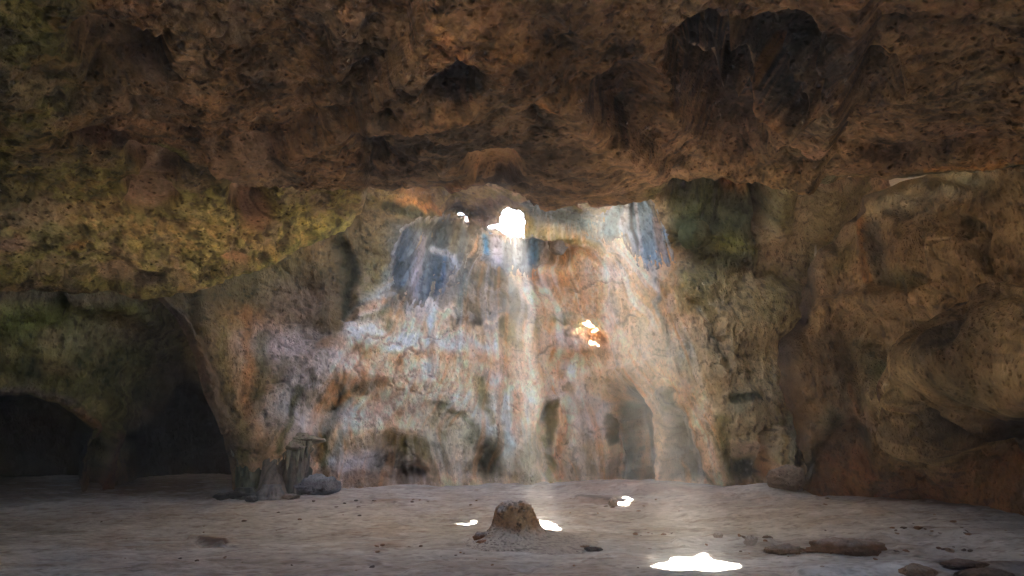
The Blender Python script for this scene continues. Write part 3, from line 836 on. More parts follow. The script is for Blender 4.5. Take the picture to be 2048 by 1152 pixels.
    feats = [
        ('p', ([(-900, -420), (200, -420), (160, 60), (120, 260), (300, 330), (480, 350), (700, 356), (740, 420), (560, 560), (300, 640), (-900, 700)], 40), (.25, .225, .11), .85),
        ('b', (60, 120, 130, 120, 0, .9), (.10, .095, .045), .7), ('b', (30, 420, 90, 50, 0, .9), (.13, .115, .085), .7), ('b', (80, 470, 110, 40, -15, .9), (.22, .20, .13), .6),
        ('b', (400, 480, 160, 70, -15, .9), (.34, .285, .16), .7), ('b', (620, 430, 90, 60, -20, .8), (.35, .30, .15), .8), ('b', (250, 440, 120, 50, 0, .9), (.31, .26, .16), .6), ('s', ([(560, 520), (640, 480), (700, 440)], 16, 14, .9), (.30, .29, .12), .7), ('b', (650, 400, 60, 30, 0, .8), (.16, .13, .06), .5),
        ('b', (690, 375, 60, 16, 0, .8), (.16, .15, .05), .8),
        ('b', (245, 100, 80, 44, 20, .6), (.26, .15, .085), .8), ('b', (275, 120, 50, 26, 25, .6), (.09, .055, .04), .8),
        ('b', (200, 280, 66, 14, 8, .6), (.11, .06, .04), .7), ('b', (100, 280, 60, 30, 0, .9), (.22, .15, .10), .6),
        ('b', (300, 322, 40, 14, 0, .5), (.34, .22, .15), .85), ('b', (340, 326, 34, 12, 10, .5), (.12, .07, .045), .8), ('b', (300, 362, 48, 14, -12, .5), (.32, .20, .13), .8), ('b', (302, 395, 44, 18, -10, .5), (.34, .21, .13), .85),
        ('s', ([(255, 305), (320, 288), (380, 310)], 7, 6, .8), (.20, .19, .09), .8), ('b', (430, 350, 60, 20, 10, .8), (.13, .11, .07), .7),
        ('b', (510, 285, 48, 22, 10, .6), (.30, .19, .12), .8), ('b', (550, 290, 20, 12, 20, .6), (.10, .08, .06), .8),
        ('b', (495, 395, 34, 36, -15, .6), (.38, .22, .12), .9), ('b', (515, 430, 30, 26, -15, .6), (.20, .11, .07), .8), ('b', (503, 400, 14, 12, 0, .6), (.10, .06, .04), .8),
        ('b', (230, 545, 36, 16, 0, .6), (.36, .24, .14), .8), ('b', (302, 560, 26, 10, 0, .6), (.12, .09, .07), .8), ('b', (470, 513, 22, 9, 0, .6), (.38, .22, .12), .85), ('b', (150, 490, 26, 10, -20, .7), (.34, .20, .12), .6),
        ('s', ([(-100, 572), (150, 585), (280, 592)], 16, 10, .7), (.20, .14, .10), .6), ('s', ([(380, 580), (560, 512), (700, 440)], 7, 6, .8), (.34, .31, .16), .7),
        ('b', (20, 490, 30, 14, 0, .7), (.30, .19, .14), .6),
        # brown slab
        ('p', ([(700, 10), (930, 60), (960, 130), (820, 150), (680, 180), (620, 100)], 30), (.12, .085, .055), .7),
        ('b', (905, 90, 40, 30, -15, .6), (.05, .035, .028), .85), ('b', (885, 85, 14, 12, 0, .6), (.24, .13, .06), .6), ('s', ([(880, 0), (940, 60)], 14, 12, .9), (.32, .18, .11), .6),
        ('p', ([(960, 0), (1340, 0), (1360, 120), (1300, 200), (1160, 160), (1060, 120), (960, 90)], 40), (.115, .07, .035), .85),
        ('p', ([(780, 180), (1060, 150), (1200, 230), (1180, 340), (960, 335), (760, 340), (700, 300)], 34), (.115, .085, .06), .85),
        ('s', ([(620, 220), (780, 160), (930, 130)], 12, 12, .9), (.28, .18, .105), .7), ('b', (980, 120, 50, 26, 20, .8), (.20, .15, .10), .6), ('s', ([(1060, 145), (1110, 170)], 9, 7, .9), (.34, .20, .10), .8),
        ('b', (980, 272, 46, 26, 0, .5), (.32, .17, .065), .9), ('s', ([(900, 320), (950, 290)], 7, 8, .8), (.30, .18, .10), .7), ('b', (745, 235, 34, 26, 0, .6), (.07, .05, .04), .8), ('b', (720, 280, 30, 20, 0, .7), (.24, .14, .07), .6), ('b', (1010, 305, 50, 18, 0, .7), (.05, .035, .03), .7),
        ('s', ([(885, 285), (893, 268)], 4, 4, .7), (.45, .36, .28), .7),
        ('b', (655, 270, 60, 90, 10, .9), (.32, .21, .13), .6), ('b', (560, 60, 60, 40, 0, .9), (.30, .21, .13), .5), ('b', (610, 140, 60, 60, 0, .9), (.28, .18, .11), .5),
        ('b', (480, 30, 20, 24, 0, .6), (.08, .05, .035), .8), ('b', (500, 60, 24, 16, 0, .6), (.32, .20, .12), .7), ('b', (420, 60, 60, 16, 10, .8), (.13, .10, .07), .6), ('b', (530, 165, 30, 16, 10, .7), (.07, .055, .045), .7), ('b', (290, 205, 30, 12, 0, .7), (.06, .045, .035), .7),
        ('s', ([(1110, 165), (1180, 215), (1250, 270), (1310, 320)], 20, 26, .9), (.34, .23, .15), .8), ('b', (1200, 300, 60, 40, 20, .8), (.32, .22, .14), .7), ('b', (1160, 290, 36, 26, 0, .8), (.12, .09, .07), .6), ('b', (1280, 330, 60, 16, -15, .8), (.30, .21, .14), .8),
        ('b', (1230, 160, 46, 60, -10, .5), (.075, .045, .03), .9), ('b', (1480, 200, 70, 60, 0, .6), (.06, .04, .03), .9), ('b', (1400, 140, 40, 40, 0, .7), (.09, .06, .04), .7), ('b', (1330, 100, 60, 90, 0, .9), (.16, .10, .055), .6),
        ('p', ([(1340, 0), (1720, 0), (1700, 110), (1640, 170), (1560, 120), (1480, 130), (1400, 120)], 24), (.05, .042, .038), .85),
        ('s', ([(1350, 30), (1400, 75), (1452, 125)], 6, 5, .7), (.30, .23, .17), .75), ('s', ([(1480, 0), (1530, 65), (1545, 85)], 6, 6, .7), (.28, .21, .15), .75), ('s', ([(1545, 90), (1590, 120), (1630, 170)], 14, 8, .7), (.30, .19, .11), .8),
        ('b', (1555, 66, 22, 10, 10, .6), (.28, .15, .06), .8), ('s', ([(1620, 90), (1665, 145)], 6, 4, .7), (.22, .17, .13), .7), ('b', (1560, 150, 50, 26, 20, .8), (.24, .13, .07), .8),
        ('b', (1810, 105, 60, 36, -10, .8), (.30, .19, .10), .85), ('b', (1755, 145, 42, 36, -15, .5), (.06, .035, .022), .9), ('b', (1700, 60, 40, 70, 0, .8), (.06, .045, .035), .7), ('b', (1800, 40, 60, 24, 0, .8), (.07, .06, .045), .6),
        ('b', (1920, 180, 140, 120, 0, .9), (.15, .115, .075), .6), ('b', (1700, 230, 120, 30, 0, .9), (.22, .15, .10), .6), ('b', (1650, 190, 60, 20, 0, .8), (.20, .16, .12), .7),
        ('p', ([(1370, 350), (1440, 290), (1560, 280), (1660, 320), (1900, 318), (2048, 312), (2048, 350), (1650, 380)], 14), (.36, .26, .15), .7),
        ('p', ([(1575, 255), (1600, 243), (1660, 285), (1680, 300), (1600, 290)], 6), (.14, .11, .07), .8), ('b', (1640, 255, 40, 10, 15, .7), (.38, .25, .18), .7), ('b', (1790, 290, 60, 14, 5, .8), (.07, .05, .045), .6), ('b', (1930, 260, 50, 20, 10, .8), (.26, .16, .12), .6),
        ('b', (1770, 275, 30, 12, 10, .8), (.05, .04, .03), .7), ('s', ([(1640, 345), (1800, 330), (1900, 320), (2048, 330)], 10, 14, .7), (.17, .16, .11), .85), ('s', ([(1850, 314), (2048, 316)], 4, 4, .8), ORG, .6),
        ('s', ([(1340, 345), (1420, 320), (1540, 318), (1600, 345)], 14, 12, .8), (.15, .17, .06), .8), ('b', (1320, 335, 40, 16, -10, .8), (.12, .14, .05), .8),
        ('s', ([(1350, 352), (1390, 330), (1440, 322)], 5, 3, .7), (.015, .018, .01), .9),
        ('b', (2000, 40, 60, 20, 0, .9), (.24, .19, .13), .5),
        # band above the cascade
        ('p', ([(745, 365), (830, 348), (960, 345), (1040, 360), (1060, 400), (960, 430), (860, 425), (740, 410)], 8), (.36, .26, .12), .9),
        ('b', (830, 375, 40, 17, 0, .6), (.24, .10, .045), .75), ('b', (770, 372, 24, 18, 0, .8), (.22, .19, .07), .7), ('b', (905, 380, 40, 14, 0, .8), (.24, .21, .09), .6), ('s', ([(780, 398), (850, 398), (890, 408)], 7, 6, .8), (.48, .22, .07), .8),
        ('b', (905, 400, 22, 9, 0, .7), (.06, .04, .03), .9), ('b', (1010, 385, 40, 14, 0, .6), (.46, .27, .18), .9), ('b', (1010, 370, 30, 6, 0, .8), (.2, .14, .13), .6), ('s', ([(1040, 352), (1056, 372), (1064, 385)], 6, 6, .6), (.07, .05, .055), .85),
        ('b', (1210, 400, 36, 14, 0, .7), (.34, .20, .10), .8), ('s', ([(1080, 388), (1180, 402), (1300, 372)], 10, 12, .9), (.26, .18, .12), .8),
        ('b', (1520, 20, 0.1, 0.1, 0, .5), BLK, 0),
    ]
    paint(cv, C, feats)
    C *= (1 - .38 * sm(.05, .4, sc))[:, None]  # scallop hollows darkened in the colour, like the shade they hold
    C *= (1 + .35 * m3 + .2 * m2)[:, None]
    C *= (1 - .4 * sm(.15, .5, fbm(P0, 11, 3, 177)))[:, None]
    C = patchy(C, P0, (.38, .25, .16), (3, 3, 3), 181, .3, 1, .12, .3)
    C = patchy(C, P0, (.05, .038, .028), (4, 4, 4), 184, .3, 1, .14, .3)
    C = punch(C, 1.4, 1.22, .19)
    C = patchy(C, P0, (.36, .23, .14), (1.6, 1.6, 1.6), 191, .45, 1 - sm(600, 900, px), .06, .28)
    C = patchy(C, P0, (.05, .04, .025), (4.5, 4.5, 4.5), 194, .55, 1 - sm(600, 900, px), .1, .28)
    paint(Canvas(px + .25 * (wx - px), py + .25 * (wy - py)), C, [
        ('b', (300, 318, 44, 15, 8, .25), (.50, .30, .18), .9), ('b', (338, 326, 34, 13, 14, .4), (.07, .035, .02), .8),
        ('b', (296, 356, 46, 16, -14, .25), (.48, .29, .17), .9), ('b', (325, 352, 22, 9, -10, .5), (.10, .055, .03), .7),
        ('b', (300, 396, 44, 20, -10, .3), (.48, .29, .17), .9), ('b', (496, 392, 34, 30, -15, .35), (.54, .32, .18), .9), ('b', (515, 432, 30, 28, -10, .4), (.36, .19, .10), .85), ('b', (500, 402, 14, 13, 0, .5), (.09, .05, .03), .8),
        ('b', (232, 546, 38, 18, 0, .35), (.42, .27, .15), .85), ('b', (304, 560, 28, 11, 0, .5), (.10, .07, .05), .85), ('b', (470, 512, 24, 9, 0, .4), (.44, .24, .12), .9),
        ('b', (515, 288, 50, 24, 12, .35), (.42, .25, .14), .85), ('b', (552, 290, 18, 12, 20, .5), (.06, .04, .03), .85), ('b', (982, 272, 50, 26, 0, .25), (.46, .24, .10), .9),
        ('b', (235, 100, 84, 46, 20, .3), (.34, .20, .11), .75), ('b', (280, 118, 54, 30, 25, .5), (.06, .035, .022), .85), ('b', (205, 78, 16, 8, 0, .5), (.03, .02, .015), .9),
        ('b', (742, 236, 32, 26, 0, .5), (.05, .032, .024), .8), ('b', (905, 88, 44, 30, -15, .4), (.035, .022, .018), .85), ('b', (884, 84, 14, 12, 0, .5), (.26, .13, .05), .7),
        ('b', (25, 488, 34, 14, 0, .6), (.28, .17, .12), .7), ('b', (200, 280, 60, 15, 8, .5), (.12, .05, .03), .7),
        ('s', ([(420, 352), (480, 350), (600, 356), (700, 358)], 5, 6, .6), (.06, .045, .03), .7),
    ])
    C *= (1 - .4 * ck)[:, None]  # crack dirt and crease shade, both put into the colour
    C *= (1.0 + .75 * sm(330, 480, py) * (1 - sm(650, 800, px)))[:, None]  # left slope lightened in the colour, for bounce light it lacks
    keep = ~sunhole(P1, grow=.03)
    sh = PXg.shape
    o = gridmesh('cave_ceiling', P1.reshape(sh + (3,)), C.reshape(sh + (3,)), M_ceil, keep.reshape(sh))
    tag(o, kind='structure')
    return o


# ================================================================== left bay with its two dark passages
def build_leftbay():
    xs = axis(-900, -20, 520, 560, 2.4, 18)
    ys = axis(500, 560, 1010, 1030, 2.4, 8)
    PXg, PYg = np.meshgrid(xs, ys)
    px = PXg.ravel()
    py = PYg.ravel()
    Y = rbf([(-900, 520, 7), (-900, 1000, 7.4), (-300, 520, 10), (-300, 1000, 10.5), (0, 520, 11.9), (0, 700, 12.4), (0, 800, 12.6), (0, 960, 13.4), (200, 560, 12.4), (200, 700, 13.2), (200, 840, 13.6),
             (200, 970, 14.2), (280, 620, 13), (350, 680, 14.6), (420, 640, 14.8), (400, 800, 16.2), (330, 800, 15.6), (400, 960, 15.6), (300, 950, 15.2), (500, 500, 13.6), (520, 960, 15.6)], px, py)
    P0 = np.stack(W(px, py, Y), 1)
    wx = px + 12 * fbm(P0, .9, 3, 205) + 5 * fbm(P0, 4, 2, 209)
    wy = py + 12 * fbm(P0, .9, 3, 206) + 4 * fbm(P0, 4, 2, 208)
    cv = Canvas(wx, wy)
    # passages: the wall opens into deep hollows
    D = np.zeros(len(px))
    relief(cv, D, [
        ('p', ([(-700, 790), (-100, 786), (60, 790), (130, 812), (168, 848), (172, 880), (158, 940), (140, 1000), (-700, 1010)], 7), 4.6),
        ('p', ([(262, 900), (250, 870), (300, 850), (360, 740), (420, 780), (520, 860), (520, 1030), (250, 1030)], 26), 2.2),
        ('p', ([(182, 880), (198, 866), (206, 890), (190, 1000), (170, 1000)], 5), 1.2),
    ])
    R = np.zeros(len(px))
    relief(cv, R, [
        ('s', ([(0, 800), (60, 782), (130, 800), (180, 850)], 12, 12, .8), .22),
        ('s', ([(170, 850), (160, 920), (148, 990)], 12, 16, .6), .30), ('s', ([(222, 860), (210, 920), (200, 990)], 12, 14, .6), .32),
        ('s', ([(0, 640), (120, 600), (240, 612), (300, 640)], 20, 16, .8), .22), ('b', (120, 610, 18, 26, 10, .6), -.35), ('s', ([(118, 600), (110, 640)], 7, 7, .6), -.2),
        ('b', (60, 700, 70, 40, 20, .7), .25), ('b', (180, 720, 60, 44, 20, .7), .22), ('b', (60, 720, 30, 20, 30, .7), -.18), ('b', (200, 800, 60, 30, 20, .7), .24),
    ])
    P = P0.reshape(PXg.shape + (3,))
    N = normals(P).reshape(-1, 3)
    disp = R + .20 * fbm(P0, .8, 4, 221) + .06 * ridge(P0, (2.4, 2.4, 1.3), 3, 225) - .06 * np.maximum(0, fbm(P0, (5, 5, 3), 3, 231)) + .02 * fbm(P0, 13, 2, 233)
    P1 = P0 + N * disp[:, None]
    view = P1 - np.array([0, 0, CAMZ])
    view /= np.linalg.norm(view, axis=1)[:, None]
    P1 = P1 + view * D[:, None]
    m2 = fbm(P0, 1.6, 4, 265)
    m3 = fbm(P0, (6, 6, 3), 3, 269)
    C = mixc((.155, .14, .06), (.21, .175, .09), sm(-.3, .4, m2))
    paint(cv, C, [
        ('s', ([(-100, 590), (100, 590), (280, 600)], 14, 12, .8), (.15, .11, .075), .8), ('b', (60, 640, 90, 24, 0, .8), (.15, .155, .045), .8), ('b', (230, 620, 60, 16, 0, .8), (.14, .14, .05), .8),
        ('b', (120, 610, 14, 22, 10, .6), DKGRN, .9), ('b', (100, 675, 20, 18, 20, .7), (.26, .19, .12), .7), ('b', (180, 680, 40, 34, 20, .9), (.20, .17, .11), .7),
        ('b', (260, 660, 50, 30, 30, .8), (.19, .14, .09), .7), ('s', ([(180, 690), (160, 730)], 12, 10, .9), (.06, .065, .03), .7), ('b', (210, 740, 40, 30, 0, .8), (.10, .10, .05), .7),
        ('b', (120, 740, 40, 14, 0, .8), (.24, .17, .11), .5), ('b', (70, 745, 20, 22, 30, .7), (.08, .075, .045), .7), ('s', ([(0, 785), (60, 778), (140, 800)], 7, 7, .8), (.16, .12, .10), .8),
        ('s', ([(150, 820), (180, 850)], 7, 7, .8), (.24, .13, .07), .7), ('s', ([(170, 855), (160, 990)], 10, 12, .7), (.12, .085, .06), .8), ('s', ([(220, 870), (204, 990)], 10, 10, .7), (.13, .075, .055), .8),
        ('p', ([(300, 720), (380, 700), (440, 800), (500, 1000), (250, 1000), (250, 860)], 40), (.06, .055, .04), .8),  # dark paint where the recess falls into shadow
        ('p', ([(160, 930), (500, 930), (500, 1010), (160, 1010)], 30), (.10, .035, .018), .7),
    ])
    C *= (1 + .3 * m3 + .2 * m2)[:, None]
    C *= (1 - .4 * sm(.1, .45, fbm(P0, (10, 10, 6), 3, 277)))[:, None]
    C = punch(C, 1.3, 1.1, .17) * 1.35
    passage_shade = np.clip(sm(.6, 2.0, D), 0, 1)
    C = C * (1 - .97 * passage_shade)[:, None]  # passages painted near black, standing in for their unlit depth
    sh = PXg.shape
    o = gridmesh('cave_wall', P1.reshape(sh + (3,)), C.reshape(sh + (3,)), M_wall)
    tag(o, kind='structure')
    return o


# ================================================================== right buttress
EDGE_R = np.array([(300, 1935), (330, 1905), (345, 1880), (365, 1810), (390, 1765), (410, 1730), (440, 1705), (480, 1675), (520, 1640), (545, 1618), (580, 1606), (640, 1600), (665, 1588), (690, 1566), (720, 1556), (760, 1560), (800, 1572), (860, 1590), (930, 1606), (1000, 1600), (1060, 1600)], float)


def build_buttress():
    ys = axis(250, 320, 1060, 1080, 2.4, 8)
    e = np.interp(ys, EDGE_R[:, 0], EDGE_R[:, 1])
    e = (e + 3 * np.sin(ys * .07) + 2 * np.sin(ys * .17))[:, None]
    t = np.r_[np.linspace(0, 1, 240, endpoint=False) * .36, np.linspace(.36, 1, 40)]
    face = e + (2950 - e) * t[None]
    nb = 10
    q = np.linspace(1, 0, nb, endpoint=False)
    back = e + 40 * q[None] + 0 * e
    PXg = np.concatenate([back, face], 1)
    PYg = np.repeat(ys[:, None], PXg.shape[1], 1)
    curl = np.concatenate([np.repeat(.5 + 1.8 * q[None], len(ys), 0), .5 * (1 - sm(0, 46, face - e)) ** 2], 1).ravel()
    px = PXg.ravel()
    py = PYg.ravel()
    Y = rbf([(1560, 700, 11.9), (1600, 560, 12.0), (1600, 960, 12.2), (1750, 400, 11.2), (1760, 700, 11.2), (1760, 960, 11.9), (1900, 330, 9.9), (1900, 560, 10.2), (1900, 700, 10.2), (1900, 970, 11.0),
             (2048, 330, 8.6), (2048, 560, 9.3), (2048, 700, 8.8), (2048, 800, 9.0), (2048, 1000, 10.2), (2400, 300, 6), (2400, 900, 6.6), (2950, 300, 3.4), (2950, 1060, 3.8), (2400, 1060, 6.8)], px, py)
    P0 = np.stack(W(px, py, Y), 1)
    wx = px + 12 * fbm(P0, .9, 3, 305) + 5 * fbm(P0, 4, 2, 309)
    wy = py + 12 * fbm(P0, .9, 3, 306) + 5 * fbm(P0, 4, 2, 308)
    cv = Canvas(wx, wy)
    R = np.zeros(len(px))
    relief(cv, R, [
        ('b', (1640, 770, 90, 90, 0, .9), .42), ('b', (1790, 500, 110, 80, -20, .9), .38), ('b', (1960, 500, 90, 80, 0, .9), .30), ('b', (1770, 850, 80, 100, 10, .9), .34), ('b', (1940, 720, 90, 60, -25, .8), .34),
        ('s', ([(1870, 430), (1860, 560)], 16, 14, .9), -.22), ('s', ([(1700, 690), (1720, 900)], 14, 20, .9), -.26), ('b', (1690, 620, 90, 26, -12, .8), .24),
        ('p', ([(3200, 560), (2048, 588), (1990, 602), (1945, 628), (1900, 682), (1860, 740), (1830, 790), (1800, 850), (1900, 900), (2048, 880), (3200, 900)], 18), .50),
        ('p', ([(3200, 800), (2048, 830), (1990, 815), (1960, 850), (1940, 900), (1960, 960), (2048, 1000), (3200, 1050)], 46), -.8),
        ('b', (1960, 660, 20, 40, 20, .6), -.22), ('s', ([(1995, 640), (2010, 700)], 20, 14, .7), -.25), ('b', (1900, 740, 50, 40, -30, .6), .26), ('b', (2000, 740, 50, 40, 0, .7), .25),
        ('s', ([(1900, 790), (1970, 870), (2020, 930)], 16, 14, .6), .36), ('s', ([(1850, 780), (1860, 870), (1890, 930)], 34, 26, .7), .26), ('s', ([(1930, 800), (1985, 900)], 8, 8, .7), -.35),
        # ledges and brows of the main mass
        ('s', ([(1570, 700), (1650, 640), (1740, 600), (1840, 600), (1900, 630)], 22, 20, .9), .22), ('p', ([(1600, 640), (1640, 560), (1660, 500), (1720, 460), (1760, 570), (1640, 620)], 14), -.16),
        ('s', ([(1655, 480), (1640, 560), (1650, 600)], 16, 20, .7), .2), ('s', ([(1735, 460), (1745, 560)], 16, 16, .8), .14), ('s', ([(1775, 470), (1790, 570)], 16, 18, .8), -.12),
        ('b', (1760, 400, 34, 24, -20, .6), .22), ('b', (1715, 430, 26, 12, -20, .6), -.18), ('b', (1850, 375, 22, 26, 20, .5), -.22), ('s', ([(1790, 370), (1880, 345), (1960, 370)], 12, 10, .8), .12),
        ('b', (1810, 430, 22, 12, 0, .6), -.12), ('s', ([(1850, 450), (1880, 455), (1990, 470)], 8, 8, .7), -.08), ('b', (1960, 445, 34, 12, 20, .6), -.12), ('s', ([(1990, 470), (1990, 550)], 10, 9, .7), -.14),
        ('b', (1880, 585, 22, 12, 0, .5), .14), ('b', (1900, 580, 16, 9, 20, .5), .1), ('b', (1715, 645, 14, 20, 0, .6), .15),
        ('p', ([(1560, 720), (1640, 660), (1720, 660), (1700, 760), (1640, 860), (1600, 860)], 20), .18), ('b', (1620, 770, 40, 50, 0, .8), .12),
        ('s', ([(1700, 760), (1720, 830)], 12, 10, .8), .16), ('p', ([(1640, 850), (1720, 840), (1740, 880), (1700, 980), (1620, 980)], 22), -.35),
        ('b', (1860, 670, 12, 26, 0, .6), -.14), ('s', ([(1740, 690), (1760, 685)], 5, 5, .6), -.12), ('b', (1840, 640, 10, 5, 0, .6), -.1), ('b', (1600, 840, 30, 40, 0, .8), -.1),
        ('s', ([(1600, 850), (1610, 960)], 16, 20, .7), .22), ('b', (1760, 900, 60, 50, 0, .8), .18), ('s', ([(1760, 770), (1830, 830), (1880, 860)], 20, 20, .9), .14), ('b', (1910, 810, 22, 16, 0, .6), -.2),
    ])
    P = P0.reshape(PXg.shape + (3,))
    N = normals(P).reshape(-1, 3)
    disp = R + .12 * fbm(P0, .8, 4, 321, gain=.42) + .02 * ridge(P0, (2, 2, 1.2), 3, 325) - .04 * np.maximum(0, fbm(P0, (4, 4, 3), 3, 331)) + .012 * fbm(P0, 13, 2, 333)
    ck = np.maximum(cracks(P0, (1, 1, .7), 991), cracks(P0, 1.5, 995))
    disp = disp - .06 * ck + sm(760, 900, py) * .05 * ridge(P0, (4, 4, .8), 2, 341)
    P1 = P0 + N * smooth2(disp.reshape(PXg.shape), 1).ravel()[:, None]
    view = P1 - np.array([0, 0, CAMZ])
    view /= np.linalg.norm(view, axis=1)[:, None]
    P1 = P1 + view * curl[:, None]
    m2 = fbm(P0, 1.4, 4, 365)
    m3 = fbm(P0, (6, 6, 4), 3, 369)
    C = mixc((.24, .17, .10), (.33, .245, .15), sm(-.3, .4, m2))
    paint(cv, C, [
        ('p', ([(1600, 640), (1640, 545), (1700, 450), (1800, 400), (2048, 400), (2048, 560), (1900, 600), (1760, 580), (1640, 640)], 30), (.31, .225, .14), .7),
        ('s', ([(1650, 500), (1620, 560), (1610, 640)], 16, 14, .8), (.17, .13, .09), .8), ('s', ([(1680, 460), (1665, 540)], 16, 14, .8), (.22, .16, .10), .6), ('s', ([(1733, 450), (1745, 560)], 12, 12, .7), (.30, .16, .06), .85),
        ('s', ([(1765, 460), (1780, 560)], 12, 14, .8), (.18, .15, .11), .8), ('b', (1820, 560, 40, 16, 20, .8), (.13, .13, .075), .7), ('b', (1690, 520, 20, 34, 30, .7), (.20, .17, .08), .7),
        ('b', (1850, 375, 20, 26, 20, .6), (.12, .09, .065), .8), ('b', (1760, 395, 30, 18, -20, .7), (.13, .10, .075), .7), ('b', (1715, 432, 24, 10, -20, .7), (.09, .06, .05), .8), ('b', (1950, 375, 60, 20, 10, .8), (.20, .19, .12), .6),
        ('b', (1900, 400, 90, 30, 0, .9), (.34, .25, .16), .6), ('b', (1810, 430, 20, 10, 0, .7), (.13, .09, .06), .7), ('b', (1960, 445, 34, 10, 20, .6), (.12, .10, .06), .7), ('s', ([(1990, 470), (1992, 540)], 7, 7, .8), (.15, .11, .08), .7),
        ('p', ([(1570, 700), (1640, 640), (1720, 600), (1860, 600), (1890, 640), (1800, 700), (1690, 700), (1620, 690)], 16), (.36, .26, .165), .75),
        ('p', ([(1560, 710), (1620, 690), (1700, 670), (1710, 780), (1650, 850), (1590, 860)], 34), (.14, .10, .065), .7), ('s', ([(1612, 560), (1604, 650), (1570, 700), (1562, 760), (1580, 840), (1606, 940)], 22, 22, .8), (.07, .05, .035), .8), ('b', (1580, 700, 20, 30, 20, .7), (.07, .055, .045), .8), ('s', ([(1612, 600), (1604, 650)], 10, 9, .7), (.07, .05, .04), .8),
        ('b', (1760, 720, 50, 30, 0, .8), (.24, .20, .12), .7), ('b', (1770, 740, 34, 20, 0, .8), (.17, .19, .12), .7), ('b', (1740, 780, 60, 34, 0, .9), (.25, .20, .13), .6), ('b', (1720, 830, 40, 20, 0, .8), (.25, .175, .12), .7),
        ('s', ([(1700, 770), (1712, 810)], 6, 6, .8), (.30, .18, .10), .7), ('b', (1660, 830, 30, 24, 0, .8), (.10, .10, .07), .8), ('b', (1730, 860, 20, 24, 0, .7), (.05, .06, .045), .8), ('b', (1680, 880, 60, 40, 0, .8), (.09, .055, .035), .7),
        ('b', (1900, 375, 170, 44, 0, .9), (.20, .15, .09), .6),  # darker tan painted over the top to offset skylight spill
        ('s', ([(1990, 600), (1945, 628), (1900, 682), (1860, 740), (1830, 790)], 8, 8, .7), (.08, .055, .04), .85), ('b', (2000, 690, 30, 50, 10, .8), (.08, .06, .045), .8), ('b', (2030, 620, 30, 20, 0, .8), (.12, .085, .06), .7),
        ('b', (1930, 740, 60, 40, -20, .9), (.23, .18, .11), .7), ('b', (2020, 780, 30, 30, 0, .9), (.16, .14, .09), .7), ('b', (1890, 700, 20, 24, 0, .8), (.20, .18, .11), .6), ('s', ([(1870, 760), (1850, 800)], 12, 12, .8), (.10, .055, .03), .8),
        ('b', (1830, 850, 40, 60, 0, .9), (.26, .20, .13), .7), ('s', ([(1900, 800), (1985, 890)], 10, 10, .7), (.22, .15, .09), .8), ('s', ([(1930, 800), (1985, 890)], 7, 7, .8), (.04, .025, .018), .8),
        ('p', ([(2040, 820), (1980, 830), (1960, 880), (2048, 960), (3000, 960), (3000, 820)], 20), (.04, .025, .018), .85),
        ('p', ([(1620, 900), (1760, 900), (1900, 920), (2048, 940), (3200, 940), (3200, 1100), (1600, 1100), (1620, 960)], 30), (.20, .095, .04), .8), ('b', (1740, 935, 30, 12, 0, .8), (.32, .15, .06), .6), ('b', (1700, 960, 30, 16, 0, .8), (.30, .16, .07), .5),
        ('b', (1620, 930, 26, 34, 0, .8), (.10, .09, .06), .7),
    ])
    C *= (1 + .25 * m3 + .18 * m2)[:, None]
    C *= (1 - .35 * sm(.15, .5, fbm(P0, (10, 10, 7), 3, 377)))[:, None]
    C = patchy(C, P0, (.12, .085, .05), (2.4, 2.4, 1.8), 381, .5, 1, .12, .3)
    C = punch(C, 1.4, 1.2, .22) * 1.0
    C *= (1 - .4 * ck)[:, None]  # cracks darkened: dirt, with crease shade painted along
    sh = PXg.shape
    o = gridmesh('rock_buttress', P1.reshape(sh + (3,)), C.reshape(sh + (3,)), M_wall)
    tag(o, 'brown rounded rock buttress with ledges and folds filling the right side of the cave', 'rock buttress')
    return o


